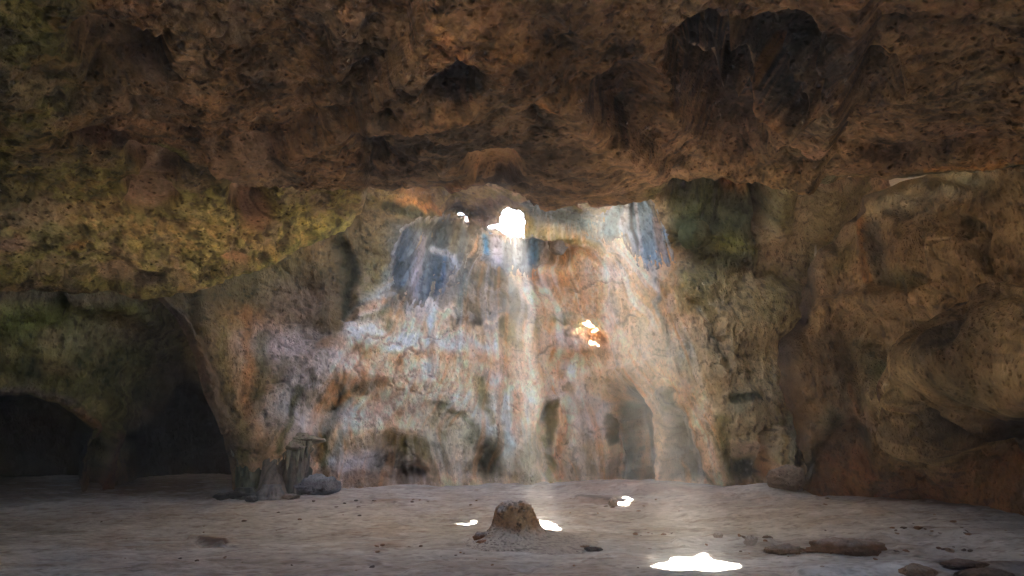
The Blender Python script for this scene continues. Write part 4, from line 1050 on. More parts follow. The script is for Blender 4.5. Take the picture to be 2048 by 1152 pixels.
# ================================================================== floor
def build_floor():
    # fine inside the view, coarse outside
    xs = np.r_[-26:-14:7j, np.linspace(-13, 13, 720), 14:26:7j]
    ys = np.r_[np.linspace(-24, 3, 24), 3.4:6.6:12j, 6.75 + (18 - 6.75) * (np.linspace(0, 1, 620) ** 1.35), 18.5:24:8j]
    Xg, Yg = np.meshgrid(xs, ys)
    X = Xg.ravel()
    Y = Yg.ravel()
    Z = floorz(X, Y)
    P0 = np.stack([X, Y, 0 * X], 1)
    inn = sm(24, 18, np.hypot(X, Y - 4))
    n1 = fbm(P0, .45, 4, 401)
    n2 = fbm(P0, (1.3, 2.2, 1), 4, 405)
    n3 = fbm(P0, (5, 7, 1), 3, 409)
    Z = Z + inn * (.035 * n1 + .024 * n2 + .009 * n3)
    # trodden, crusted patches
    cr = sm(.12, .3, fbm(P0, (.9, 1.6, 1), 5, 412, gain=.6))
    Z = Z + inn * .014 * cr
    px, py = topix(X, np.maximum(Y, 3), Z)
    px = np.where(Y < 3.2, -9999, px)
    wx = px + 14 * n2 + 7 * n3
    wy = py + 4 * n2 + 2 * n3
    cv = Canvas(wx, wy)
    R = np.zeros(len(X))
    relief(cv, R, [
        ('s', ([(1360, 1085), (1450, 1078), (1540, 1085)], 7, 6, .7), .05), ('s', ([(1160, 995), (1240, 1000), (1300, 1012)], 7, 7, .8), .05),
        ('b', (1230, 974, 130, 9, 0, .8), .10), ('b', (1535, 984, 66, 9, 0, .8), .12), ('b', (1045, 1138, 22, 5, 0, .6), -.08), ('b', (1090, 1130, 18, 3, 0, .6), -.05), ('s', ([(380, 1078), (450, 1084)], 5, 4, .7), .05), ('s', ([(400, 1090), (460, 1091)], 4, 3, .7), -.04),
        ('s', ([(1740, 1075), (1850, 1060), (1930, 1065)], 6, 5, .8), .05), ('s', ([(1800, 1100), (1930, 1100)], 6, 5, .8), .04),
        ('s', ([(690, 1003), (850, 1003)], 4, 4, .8), .03), ('s', ([(820, 1145), (1000, 1150)], 5, 5, .8), .03), ('s', ([(1600, 1150), (1800, 1140), (2048, 1140)], 8, 8, .8), .08),
    ])
    Z = Z + R
    C = mixc((.50, .50, .48), (.66, .66, .64), sm(-.3, .35, n1 + .4 * n2))
    lil = sm(0, .4, fbm(P0, (.5, .8, 1), 3, 421))
    C = C * (1 - .4 * lil[:, None]) + np.array((.56, .57, .60)) * .4 * lil[:, None]
    C = C * (1 - .5 * cr[:, None]) + np.array((.46, .38, .31)) * .45 * cr[:, None]
    far = sm(10.6, 13.5, Y + .5 * np.maximum(X - 2, 0))
    C = C * (1 - .5 * far[:, None]) + np.array((.46, .37, .31)) * .4 * far[:, None]
    paint(cv, C, [
        ('b', (1000, 1150, 500, 22, 0, .7), (.30, .21, .15), .55), ('b', (450, 1130, 300, 24, 0, .8), (.34, .26, .20), .5), ('b', (780, 1090, 30, 5, 0, .7), (.36, .24, .17), .6),
        ('b', (430, 1084, 50, 6, 0, .8), (.34, .23, .15), .6), ('s', ([(400, 1084), (460, 1086)], 3, 2, .8), (.12, .06, .035), .8), ('b', (1640, 1092, 120, 12, 0, .8), (.33, .25, .20), .5),
        ('b', (900, 1085, 80, 10, 0, .8), (.42, .40, .39), .5), ('b', (1060, 1085, 40, 6, 0, .7), (.52, .52, .53), .7), ('s', ([(1150, 995), (1200, 1000), (1240, 1006)], 3, 4, .7), (.10, .085, .09), .8),
        ('s', ([(1160, 1003), (1290, 1012)], 3, 3, .8), (.25, .16, .12), .6), ('b', (1300, 980, 130, 10, 0, .7), (.34, .23, .18), .7), ('b', (780, 1003, 70, 4, 0, .7), (.30, .20, .15), .6),
        ('b', (1350, 1060, 60, 3, 0, .7), (.24, .15, .11), .5), ('b', (1850, 1060, 100, 5, 0, .8), (.28, .20, .17), .6), ('b', (1045, 1138, 22, 4, 0, .6), (.12, .075, .05), .8), ('b', (1090, 1130, 16, 2, 0, .6), (.14, .08, .055), .7),
        ('p', ([(-900, 960), (-900, 1010), (60, 1006), (200, 992), (360, 986), (420, 985), (400, 960)], 8), (.16, .11, .07), .7), ('b', (90, 1060, 50, 6, 0, .7), (.26, .24, .21), .6),
        ('p', ([(1640, 960), (1700, 990), (1850, 1010), (2048, 1022), (2600, 1030), (2600, 900)], 8), (.17, .085, .04), .85), ('p', ([(1830, 1152), (1880, 1135), (2048, 1130), (2300, 1140), (2300, 1200)], 8), (.17, .11, .085), .7),
        ('b', (1600, 980, 60, 8, 0, .7), (.25, .16, .12), .7),
    ])
    C = patchy(C, P0, (.30, .20, .13), (.8, 1.8, 1), 441, .2, 1, .08, .3)
    C = patchy(C, P0, (.17, .11, .08), (3, 6, 1), 444, .45, 1, .28, .36)
    C = patchy(C, P0, (.74, .73, .72), (1.6, 3.4, 1), 447, .25, 1, .16, .34)
    C *= (1 + .22 * n3)[:, None]
    C *= (1 - .30 * sm(.2, .5, fbm(P0, (9, 14, 1), 3, 431)))[:, None]
    C *= (1 - .12 * sm(-.1, .4, fbm(P0, (1.2, 5, 1), 3, 435)))[:, None]
    sh = Xg.shape
    V = np.stack([X, Y, Z], 1)
    o = gridmesh('cave_floor', V.reshape(sh + (3,)), C.reshape(sh + (3,)), M_floor)
    tag(o, kind='structure')
    return o


# ================================================================== unseen hill over the cave, opened for light
WX0, WX1, WY = -3.3, 3.2, 10.9


SX0, SX1, SY = -1.6, 2.6, 1.2


def build_roof():
    xs = np.unique(np.r_[np.linspace(-20, 20, 60), np.linspace(-5.5, 7, 380), WX0, WX0 + .02, WX1, WX1 + .02])
    ys = np.unique(np.r_[np.linspace(-13, 0, 20), np.linspace(0, 10, 60), SY, SY + .02, np.linspace(10, 18.6, 300), WY, WY + .02])
    Xg, Yg = np.meshgrid(xs, ys)
    ins = (Xg > WX0 + .01) & (Xg < WX1 + .01) & (Yg > WY + .01)
    wob = fbm(np.stack([Xg.ravel(), Yg.ravel(), 0 * Xg.ravel()], 1), .6, 3, 500).reshape(Xg.shape)
    Z = np.where(ins, 12.0, 6.15 + .1 * wob * (1 - sm(8, 9, Yg)) + .88 * sm(8.5, 10, Yg) + .3 * sm(11, 13, Yg))
    Z = Z + 4.2 * sm(8.6, 3.5, Yg) * (Yg > SY + .01) * sm(11, 6, np.abs(Xg))  # sunlit bank added to bounce warm light into the skylight
    Z = np.where(Yg > SY + .01, Z, 4.4 + .1 * wob)
    side = sm(12.5, 17, np.abs(Xg))
    Z = Z * (1 - side) + (-.5) * side
    P = np.stack([Xg, Yg, Z], 2)
    h, w = Xg.shape
    # added unseen skylight for the back wall: the upright face on the near side of the dome stays open
    idx = np.arange(h * w).reshape(h, w)
    jy = np.searchsorted(ys, WY + .001)       # row just above WY
    keep = ~sunhole(P.reshape(-1, 3), grow=.02)
    q = np.stack([idx[:-1, :-1], idx[:-1, 1:], idx[1:, 1:], idx[1:, :-1]], -1).reshape(-1, 4)
    z = Z.ravel()[q]
    xm = Xg.ravel()[q].mean(1)
    ym = Yg.ravel()[q].mean(1)
    drop = (z.max(1) - z.min(1) > 1.2) & (ym > WY - .1) & (ym < WY + .05) & (xm > WX0) & (xm < WX1 + .02)
    drop |= (z.max(1) - z.min(1) > 1.2) & (ym > SY - .1) & (ym < SY + .05) & (xm > SX0) & (xm < SX1)  # second unseen opening, added to bring sky light onto the floor
    q = q[~drop & keep[q].all(1)]
    me = bpy.data.meshes.new('hill')
    me.vertices.add(h * w)
    me.vertices.foreach_set('co', P.astype(np.float32).ravel())
    me.loops.add(q.size)
    me.loops.foreach_set('vertex_index', q.astype(np.int32).ravel())
    me.polygons.add(len(q))
    me.polygons.foreach_set('loop_start', np.arange(0, q.size, 4, dtype=np.int32))
    me.update(calc_edges=True)
    o = link('hill', me, M_out)
    tag(o, kind='structure')
    # unseen hill walls, added baffles, and an entrance opened for fill light
    bm_v = []
    bm_f = []

    def quad(*p):
        n = len(bm_v)
        bm_v.extend(p)
        bm_f.append(tuple(range(n, n + 4)))
    quad((WX0 - .1, WY - .05, 5.9), (WX1 + .1, WY - .05, 5.9), (WX1 + .1, WY - .05, 7.1), (WX0 - .1, WY - .05, 7.1))  # added sill keeping skylight off the top of the wall
    yb = -12.9
    quad((-17, yb, -1), (MX0, yb, -1), (MX0, yb, 6.4), (-17, yb, 6.4))
    quad((MX1, yb, -1), (17, yb, -1), (17, yb, 6.4), (MX1, yb, 6.4))
    quad((MX0, yb, MZ), (MX1, yb, MZ), (MX1, yb, 6.4), (MX0, yb, 6.4))
    yf = 18.5
    quad((-17, yf, -1), (17, yf, -1), (17, yf, 5.0), (-17, yf, 5.0))
    quad((-17, yf, 5.0), (-5, yf, 5.0), (-5, yf, 6.9), (-17, yf, 6.9))
    quad((7, yf, 5.0), (17, yf, 5.0), (17, yf, 6.9), (7, yf, 6.9))
    quad((-5.2, 14.7, -1), (-5.2, 18.5, -1), (-5.2, 18.5, 7), (-5.2, 14.7, 7))  # baffle added to stop light leaking behind the back wall
    quad((6.6, 14.3, -1), (6.6, 18.5, -1), (6.6, 18.5, 7), (6.6, 14.3, 7))  # matching light baffle added on the right
    me = bpy.data.meshes.new('hillside_and_baffles')
    me.from_pydata(bm_v, [], bm_f)
    o = link('hillside_and_baffles', me, M_out)
    tag(o, kind='structure')


MX0, MX1, MZ = -1.5, 1.5, 2.0  # unseen entrance behind the viewer, sized for a little fill light

# ================================================================== build
build_wall()
build_ceiling()
build_leftbay()
build_buttress()
build_floor()
build_roof()



# ================================================================== things
from mathutils.bvhtree import BVHTree
bpy.context.view_layer.update()
DG = bpy.context.evaluated_depsgraph_get()
walls = [o for o in bpy.data.objects if o.name.startswith('cave_wall')]
T_wall = BVHTree.FromObject(walls[0], DG)
T_floor = BVHTree.FromObject(bpy.data.objects['cave_floor'], DG)
ORI = Vector((0, 0, CAMZ))


def hit(tree, px, py):
    h = tree.ray_cast(ORI, Vector(raydir(px, py)).normalized())
    return None if h[0] is None else np.array(h[0])


def ground(x, y):
    h = T_floor.ray_cast(Vector((x, y, 3)), Vector((0, 0, -1)))
    return h[0].z if h[0] is not None else 0.0


def colmesh(name, V, faces, C, mat, parent=None, smooth=True):
    me = bpy.data.meshes.new(name)
    me.from_pydata([tuple(v) for v in V], [], faces)
    ca = me.color_attributes.new('col', 'FLOAT_COLOR', 'POINT')
    cc = np.ones((len(V), 4), np.float32)
    cc[:, :3] = np.clip(C, .004, .9)
    ca.data.foreach_set('color', cc.ravel())
    if smooth:
        me.polygons.foreach_set('use_smooth', np.ones(len(me.polygons), bool))
    me.update()
    return link(name, me, mat, parent)


_ico = {}


def ico(n):
    if n not in _ico:
        import bmesh
        bm = bmesh.new()
        bmesh.ops.create_icosphere(bm, subdivisions=n, radius=1)
        _ico[n] = (np.array([v.co[:] for v in bm.verts]), [tuple(v.index for v in f.verts) for f in bm.faces])
        bm.free()
    return _ico[n]


def rockshape(size, seed, n=4, cuts=9, rough=.10, cut=.72):
    V, Fc = ico(n)
    V = V.copy()
    r = np.random.default_rng(seed)
    for _ in range(cuts):
        d = r.normal(size=3)
        d /= np.linalg.norm(d)
        h = cut + .2 * r.random()
        t = V @ d
        V = V - np.maximum(0, t - h)[:, None] * d[None] * .92
    V = V * (1 + rough * fbm(V + seed * 3.1, 1.6, 4, 7))[:, None]
    V = V * np.array(size)[None]
    V = V + np.stack([0 * V[:, 0], 0 * V[:, 0], .35 * rough * size[2] * fbm(V / min(size) + seed, 3.1, 3, 11)], 1)
    V = V + rough * .5 * min(size) * ridge(V / min(size) + seed, 2.2, 3, 9)[:, None] * V / (np.linalg.norm(V, axis=1)[:, None] + 1e-6)
    return V, Fc


def rock(name, label, cat, px, py, w, h, dep=1.0, side=BRN, top=(.42, .40, .40), seed=1, rot=0.0, sink=.4, n=5, rough=.24, group=None, cuts=16):
    """stone whose foot stands at photo point px,py ; w,h in photo pixels"""
    p = hit(T_floor, px, py)
    if p is None:
        p = onfloor(px, py)
    k = p[1] / F * 1.03
    sz = (w * k / 2, w * k / 2 * dep, h * k / (2 - sink) * 1.0)
    V, Fc = rockshape(sz, seed, n, cuts, rough)
    a = rot
    V = V @ np.array([[math.cos(a), math.sin(a), 0], [-math.sin(a), math.cos(a), 0], [0, 0, 1]])
    up = sm(.25, .85, V[:, 2] / sz[2] + .25 * fbm(V / sz[2], 1.5, 3, seed))
    C = np.array(side)[None] * (1 - up[:, None]) + np.array(top)[None] * up[:, None]
    C = C * (1 + .35 * fbm(V / max(sz) * 2, 2, 3, seed + 2))[:, None]
    o = colmesh(name, V, Fc, C, M_stone)
    o.location = (p[0], p[1] + sz[1] * .6, ground(p[0], p[1] + sz[1] * .6) + sz[2] * (1 - sink))
    tag(o, label, cat, group)
    return o


def drape(name, label, cat, poly, thick, feats, base, nfl=.45, seed=0, apex=(1040, 120), mat=None):
    poly = np.array(poly, float)
    x0, y0 = poly.min(0) - 6
    x1, y1 = poly.max(0) + 6
    xs = np.arange(x0, x1, 1.9)
    ys = np.arange(y0, y1, 1.9)
    Xg, Yg = np.meshgrid(xs, ys)
    D = np.zeros(Xg.shape)
    last = float(wall_depth(np.array([x0]), np.array([y0]))[0])
    for i in range(Xg.shape[0]):
        for j in range(Xg.shape[1]):
            h = hit(T_wall, Xg[i, j], Yg[i, j])
            if h is not None and h[1] < 16.6:
                last = h[1]
            D[i, j] = last
    D = smooth2(D, 8)
    px = Xg.ravel()
    py = Yg.ravel()
    P0 = np.stack(W(px, py, D.ravel()), 1)
    wx = px + 5 * fbm(P0, 1.6, 3, seed + 1)
    wy = py + 5 * fbm(P0, 1.6, 3, seed + 2)
    sd = polysd(poly, wx, wy)
    ang = np.arctan2(px - apex[0], py - apex[1])
    Q = np.stack([ang * 60 + .8 * pn(P0, 1.1, 3), py * .006, 0 * ang + seed], 1)
    fl = fbm(Q, 1, 3, seed)
    sd = sd + 4 * fl + 5 * fbm(P0, 5, 3, 77)
    low_ = sm(y1 - 4, y1 - .55 * (y1 - y0), py + 10 * fl)
    prof = thick * np.sqrt(np.clip(sd / 16, 0, 1)) * (.15 + .85 * low_) - .05 + .03 * (1 - low_)
    Y = D.ravel() - prof - nfl * .16 * fl * sm(0, 10, sd) - .02 * fbm(P0, 9, 3, 5)
    P = np.stack(W(px, py, Y), 1)
    C = mixc(base, np.array(base) * 1.5, sm(-.3, .4, fl))
    cv = Canvas(px + 3 * fbm(P0, 3, 2, 5), py + 3 * fbm(P0, 3, 2, 6))
    paint(cv, C, feats)
    e_ = np.clip(sm(16, 1, sd) * .6 + (1 - low_) * sm(34, 4, sd + 8 * fl) * .8, 0, .95)[:, None]
    C = C * (1 - e_) + np.array((.44, .35, .27)) * e_
    C *= (1 + .3 * fbm(P0, (8, 8, 4), 3, 9))[:, None]
    C *= (1 - .4 * sm(.1, .45, fbm(P0, (12, 12, 9), 3, 19)))[:, None]
    C = punch(C, 1.35, 1.0, .34) * .85
    sh = Xg.shape
    o = gridmesh(name, P.reshape(sh + (3,)), C.reshape(sh + (3,)), mat or M_flow, (sd > -1).reshape(sh))
    tag(o, label, cat)
    return o


LB = (.36, .43, .48)
drape('flowstone_drapery', 'dark slate blue and lilac striped flowstone drapery hanging left of the bright skylight hole', 'flowstone drapery',
      [(796, 455), (830, 434), (880, 426), (930, 436), (945, 470), (938, 530), (915, 572), (885, 606), (845, 618), (800, 604), (768, 580), (776, 530), (786, 490)], .09,
      [('s', ([(815, 455), (795, 520), (785, 590)], 10, 12, .8), (.06, .08, .10), .85), ('s', ([(845, 480), (825, 590)], 8, 11, .8), (.46, .40, .42), .85), ('s', ([(800, 460), (788, 500), (780, 560)], 3, 4, .8), (.45, .44, .46), .7),
       ('s', ([(880, 450), (868, 600)], 12, 12, .8), (.07, .11, .15), .85), ('s', ([(890, 500), (885, 590)], 4, 5, .8), (.10, .19, .30), .7), ('s', ([(868, 500), (900, 510), (930, 560)], 6, 10, .8), (.50, .50, .56), .75),
       ('s', ([(915, 445), (905, 500)], 8, 8, .8), (.20, .18, .12), .8), ('b', (850, 450, 30, 10, 0, .8), (.14, .13, .07), .8), ('b', (905, 560, 16, 20, 0, .8), (.44, .36, .34), .6), ('b', (800, 590, 20, 14, 0, .8), (.14, .13, .06), .7)],
      (.14, .155, .16), seed=3)
drape('flowstone_drapery', 'pale blue and white flowstone drapery hanging under the ceiling lip on the right', 'flowstone drapery',
      [(1198, 432), (1225, 405), (1262, 392), (1300, 388), (1318, 420), (1340, 470), (1354, 525), (1335, 540), (1290, 546), (1262, 510), (1240, 478), (1215, 488), (1192, 470)], .12,
      [('s', ([(1225, 430), (1220, 470)], 16, 12, .8), (.20, .30, .36), .8), ('s', ([(1255, 400), (1248, 440)], 6, 9, .7), (.72, .72, .76), .9), ('s', ([(1245, 450), (1265, 490), (1285, 540)], 8, 8, .8), (.52, .55, .62), .85),
       ('s', ([(1264, 398), (1262, 450), (1278, 500), (1284, 545)], 3.5, 4, .7), (.07, .08, .10), .85), ('s', ([(1273, 400), (1276, 450), (1286, 540)], 3, 4, .7), (.72, .70, .74), .8), ('s', ([(1292, 430), (1300, 535)], 12, 15, .8), LB, .85),
       ('s', ([(1300, 400), (1320, 460), (1335, 500)], 4, 4, .8), (.5, .48, .46), .8), ('s', ([(1310, 440), (1325, 510)], 6, 9, .8), (.46, .30, .22), .7), ('s', ([(1292, 395), (1312, 430)], 4, 4, .8), (.12, .12, .08), .8), ('s', ([(1252, 470), (1270, 530)], 3, 3, .8), (.34, .28, .2), .7)],
      (.27, .35, .41), seed=5, apex=(1240, 200))
drape('flowstone_sheet', 'speckled blue grey flowstone sheet between the skylight hole and the pale drapery', 'flowstone',
      [(1050, 402), (1085, 394), (1130, 412), (1180, 428), (1210, 424), (1214, 490), (1180, 478), (1120, 452), (1062, 436)], .07,
      [('b', (1090, 412, 26, 12, 0, .8), (.34, .38, .40), .7), ('b', (1130, 430, 20, 10, 10, .8), (.17, .18, .12), .6), ('b', (1185, 455, 30, 20, 10, .8), (.30, .38, .43), .8), ('s', ([(1192, 428), (1194, 442)], 3, 2, .7), (.8, .76, .7), .8)],
      (.23, .27, .29), seed=12, apex=(1130, 100))
drape('flowstone_drapery', 'grey blue flowstone drapery running down just below the bright skylight hole', 'flowstone drapery',
      [(952, 456), (990, 464), (1015, 474), (1050, 468), (1086, 470), (1090, 524), (1064, 556), (1030, 550), (990, 552), (956, 520)], .12,
      [('s', ([(968, 470), (974, 505)], 5, 5, .8), (.08, .32, .55), .85), ('s', ([(1068, 480), (1070, 525)], 8, 9, .8), (.09, .24, .36), .85), ('s', ([(990, 480), (995, 520)], 11, 12, .8), (.55, .52, .58), .85), ('s', ([(1018, 480), (1015, 530)], 8, 9, .8), (.16, .18, .2), .75),
       ('s', ([(1034, 475), (1036, 530)], 5, 5, .8), (.50, .52, .54), .8), ('s', ([(1048, 480), (1048, 525)], 4, 4, .8), (.16, .19, .2), .7), ('s', ([(975, 462), (1010, 468), (1045, 466)], 4, 4, .7), (.80, .80, .80), .9)],
      (.26, .28, .30), seed=8, apex=(1024, 100))


def wallrock(label, px, py, w, h, out, side, top, seed):
    p = hit(T_wall, px, py)
    k = p[1] / F
    V, Fc = rockshape((w * k / 2, out, h * k / 2), seed, 4, 7, .16)
    m = sm(-.6, .6, V[:, 0] / (w * k / 2) + .8 * fbm(V / (w * k), 2, 3, seed))
    C = np.array(side)[None] * (1 - m[:, None]) + np.array(top)[None] * m[:, None]
    C = C * (1 + .3 * fbm(V / (w * k), 4, 3, 2))[:, None]
    o = colmesh('jutting_rock', V, Fc, C, M_stone)
    o.location = (p[0], p[1] - out * .2, p[2])
    tag(o, label, 'rock')


wallrock('pale grey rock knob jutting from the wall just right of the skylight hole', 1118, 487, 44, 50, .32, (.30, .20, .12), (.46, .43, .44), 5)
wallrock('round green mossy rock knob in the dark green pocket right of the blue drapery', 1388, 470, 64, 62, .30, (.055, .065, .02), (.13, .12, .04), 15)

# ---- the stump in the middle of the floor
pc = hit(T_floor, 1030, 1082)
cx, cy_, cz = pc[0], pc[1] + .30, 0
cz = ground(cx, cy_) - .04
k = cy_ / F * 1.03
prof = [(0, 66), (8, 66), (17, 64), (26, 59), (33, 52), (37, 44), (41, 36), (45, 28), (49, 21), (55, 15), (63, 10), (74, 6.5), (86, 3.5), (105, 0), (118, -6)]
pr = np.array(prof, float) * k
L = np.r_[0, np.cumsum(np.hypot(*np.diff(pr, axis=0).T))]
tt = np.linspace(0, L[-1], 120)
rr = np.interp(tt, L, pr[:, 0])
zz = np.interp(tt, L, pr[:, 1])
na = 220
th = np.linspace(0, 2 * np.pi, na, endpoint=False)
A, R_ = np.meshgrid(th, rr)
_, Z_ = np.meshgrid(th, zz)
skirt = sm(.40, .75, R_)
R_ = R_ * (1 + skirt * (.45 * np.cos(A) * (np.cos(A) > 0) - .1 * (np.cos(A) < 0) * np.abs(np.cos(A))))
Pst = np.stack([R_ * np.cos(A), R_ * np.sin(A), Z_], 2).reshape(-1, 3)
nrm = Pst * np.array([1, 1, .6])
nrm /= np.linalg.norm(nrm, axis=1)[:, None] + 1e-6
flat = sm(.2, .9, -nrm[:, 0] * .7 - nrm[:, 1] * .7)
d = .05 * fbm(Pst, 3, 3, 601) + .032 * ridge(Pst, (7, 7, 9), 3, 603) * (1 - .8 * flat) + .012 * fbm(Pst, 22, 3, 605)
d *= 1 - .7 * skirt.ravel()
Pst = Pst + nrm * d[:, None]
C = mixc((.46, .28, .14), (.34, .19, .09), sm(-.3, .3, fbm(Pst, 6, 3, 607)))
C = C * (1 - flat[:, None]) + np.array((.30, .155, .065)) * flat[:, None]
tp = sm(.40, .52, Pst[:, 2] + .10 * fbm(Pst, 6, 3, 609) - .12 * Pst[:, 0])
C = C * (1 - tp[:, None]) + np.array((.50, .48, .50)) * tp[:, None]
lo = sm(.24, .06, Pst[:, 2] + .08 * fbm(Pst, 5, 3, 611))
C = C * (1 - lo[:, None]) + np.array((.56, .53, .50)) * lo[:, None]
C *= (1 - .45 * sm(.1, .45, fbm(Pst, 16, 3, 613)))[:, None]
fs = []
nr = len(rr)
for i in range(nr - 1):
    for j in range(na):
        fs.append((i * na + j, (i + 1) * na + j, (i + 1) * na + (j + 1) % na, i * na + (j + 1) % na))
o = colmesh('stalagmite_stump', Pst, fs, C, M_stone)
o.location = (cx, cy_, cz)
tag(o, 'blunt brown stalagmite stump with pale chalky top standing on the sandy cave floor', 'stalagmite')

# ---- loose rocks
RED = (.24, .10, .045)
PALE = (.42, .39, .38)
rock('floor_rock', 'reddish brown flat rock leaning on the left foot of the stalagmite stump', 'rock', 962, 1084, 34, 16, .8, RED, PALE, 21)
rock('floor_rock', 'small reddish rock lying just in front of the flat rock beside the stump', 'rock', 968, 1091, 28, 9, .8, (.26, .11, .05), (.34, .2, .13), 22)
rock('floor_rock', 'pale chalky rock wedged against the left foot of the stalagmite stump', 'rock', 984, 1078, 24, 13, .8, (.3, .17, .09), (.5, .48, .48), 26)
rock('boulder', 'rounded brown boulder resting against the foot of the right wall', 'boulder', 1586, 987, 74, 42, .8, (.17, .11, .075), (.27, .19, .14), 23, sink=.3, rough=.2)
rock('rock_ledge', 'long low reddish brown rock slab rising from the floor at the lower right', 'rock ledge', 1696, 1110, 140, 26, .40, (.20, .095, .045), (.36, .30, .28), 24, rot=-.04, sink=.45, rough=.5, cuts=20)
rock('rock_ledge', 'short ragged brown slab lying left of the long reddish slab', 'rock ledge', 1576, 1108, 70, 14, .5, (.18, .10, .055), (.34, .28, .25), 25, rot=.15, rough=.5)
rock('floor_rock', 'small pale block standing beside the tiny farthest sun patch', 'rock', 1228, 1012, 20, 13, .9, (.36, .27, .21), (.46, .38, .33), 27)
rock('floor_rock', 'dark chip of rock lying at the right end of the stump skirt', 'rock', 1186, 1103, 36, 8, .5, (.07, .055, .05), (.2, .16, .14), 28)
rock('floor_rock', 'small tan stone lying left of the dark chip by the stump skirt', 'rock', 1171, 1099, 18, 8, .8, (.34, .2, .12), (.45, .4, .36), 29)
rock('floor_rock', 'wide flat brown rock cut by the bottom edge of the photo at lower right', 'rock', 1848, 1158, 64, 20, .8, (.22, .13, .08), (.33, .24, .18), 30)
rock('floor_rock', 'low dark brown rock behind the bottom right corner rocks', 'rock', 1935, 1143, 90, 12, .5, (.13, .07, .045), (.26, .19, .16), 31)
rock('floor_rock', 'broad dark slab in the bottom right corner of the photo', 'rock', 1990, 1166, 110, 22, .6, (.10, .055, .035), (.22, .15, .12), 32)
rock('floor_rock', 'pale pointed lump on the floor left of the short ragged slab', 'rock', 1505, 1087, 26, 16, .8, (.30, .24, .21), (.44, .40, .39), 33)
rock('floor_rock', 'low pale lump just right of the big sun patch', 'rock', 1438, 1076, 18, 10, .8, (.36, .31, .28), (.48, .44, .43), 34)
rock('floor_rock', 'brown rock half buried beside the round boulder', 'rock', 1648, 985, 44, 12, .6, (.13, .08, .05), (.26, .17, .12), 35)
rock('floor_rock', 'flat grey rock lying at the foot of the flowstone pillar', 'rock', 470, 998, 54, 13, .6, (.11, .10, .09), (.28, .25, .23), 36)
rock('floor_rock', 'grey blue sloping lump on the floor right of the flowstone pillar', 'rock', 628, 990, 84, 34, .7, (.20, .19, .20), (.30, .30, .33), 37, sink=.45)
rock('floor_rock', 'jagged dark rock in the rubble at the dark passage mouth, farthest left of it', 'rock', 440, 1000, 30, 12, .8, (.09, .08, .07), (.24, .21, .19), 41)
rock('floor_rock', 'small pale rubble rock in front of the left side of the flowstone pillar', 'rock', 500, 1004, 24, 11, .8, (.16, .14, .12), (.36, .33, .30), 42)
rock('floor_rock', 'flat tan rock lying in front of the flowstone pillar foot on its right side', 'rock', 578, 1000, 34, 9, .7, (.24, .18, .13), (.40, .35, .31), 43)
rock('floor_rock', 'dark crusted rock on the floor near the middle of the back wall foot', 'rock', 838, 952, 26, 12, .7, (.13, .12, .11), (.36, .33, .32), 38)

# ---- pebbles and chips, one object each
sp = []
r = np.random.default_rng(77)


def strew(x0, x1, y0, y1, n, wmin, wmax):
    for _ in range(n):
        sp.append((x0 + (x1 - x0) * r.random(), y0 + (y1 - y0) * r.random(), wmin + (wmax - wmin) * r.random() ** 2))


strew(690, 860, 999, 1006, 9, 5, 13)
strew(1265, 1345, 1066, 1073, 10, 5, 12)
strew(1470, 1550, 1072, 1085, 8, 6, 18)
strew(1780, 1960, 1055, 1072, 14, 6, 18)
strew(1790, 1960, 1094, 1104, 12, 6, 18)
strew(1600, 1660, 985, 1012, 6, 6, 15)
strew(1130, 1330, 985, 1030, 10, 5, 13)
strew(200, 700, 1010, 1140, 16, 4, 12)
strew(700, 1300, 1090, 1145, 18, 4, 13)
strew(1350, 2040, 1020, 1140, 20, 4, 14)
strew(560, 1000, 990, 1040, 10, 4, 10)
strew(1000, 1100, 1090, 1100, 5, 5, 12)
base = []
for s_ in range(7):
    V, Fc = rockshape((1, .7, .45), 700 + s_, 2, 6, .18)
    c = [(.12, .08, .06), (.20, .11, .07), (.30, .21, .15), (.36, .31, .28), (.10, .08, .075), (.26, .14, .08), (.16, .12, .10)][s_]
    C = np.array(c)[None] * (1 + .4 * fbm(V, 2, 3, s_))[:, None]
    base.append((V, Fc, C, ['dark brown', 'reddish brown', 'tan', 'pale grey', 'blackish', 'rusty', 'dull brown'][s_]))
proto = {}
for (x, y, w_) in sp:
    p = hit(T_floor, x, y)
    if p is None:
        continue
    i = int(r.integers(0, 7))
    if i not in proto:
        V, Fc, C, cn = base[i]
        o = colmesh('pebble', V, Fc, C, M_stone)
        proto[i] = o
    else:
        o = proto[i].copy()
        COL.objects.link(o)
    k = w_ * p[1] / F / 2
    o.scale = (k, k, k * (.5 + .5 * r.random()))
    o.rotation_euler = (.2 * r.normal(), .2 * r.normal(), r.random() * 6.28)
    o.location = (p[0], p[1], p[2] + k * .12)
    tag(o, 'small ' + base[i][3] + ' chip of rock strewn on the sandy cave floor', 'pebble', base[i][3] + ' chips of rock on the floor')

# ---- flowstone pillar at the foot of the arch
pp_ = hit(T_floor, 525, 998)
root = bpy.data.objects.new('flowstone_pillar', None)
COL.objects.link(root)
root.location = (pp_[0], pp_[1] + .3, ground(pp_[0], pp_[1] + .3))
tag(root, 'mushroom shaped flowstone pillar with a fringed ledge at the foot of the left arch', 'flowstone pillar')
k = (pp_[1] + .25) / F * 1.03
px0 = 525


def pcol(V, a, b, seed):
    C = mixc(a, b, sm(-.3, .35, fbm(V, (9, 9, 2.5), 4, seed)))
    return C * (1 - .35 * sm(.1, .4, fbm(V, (18, 18, 8), 3, seed + 1)))[:, None]


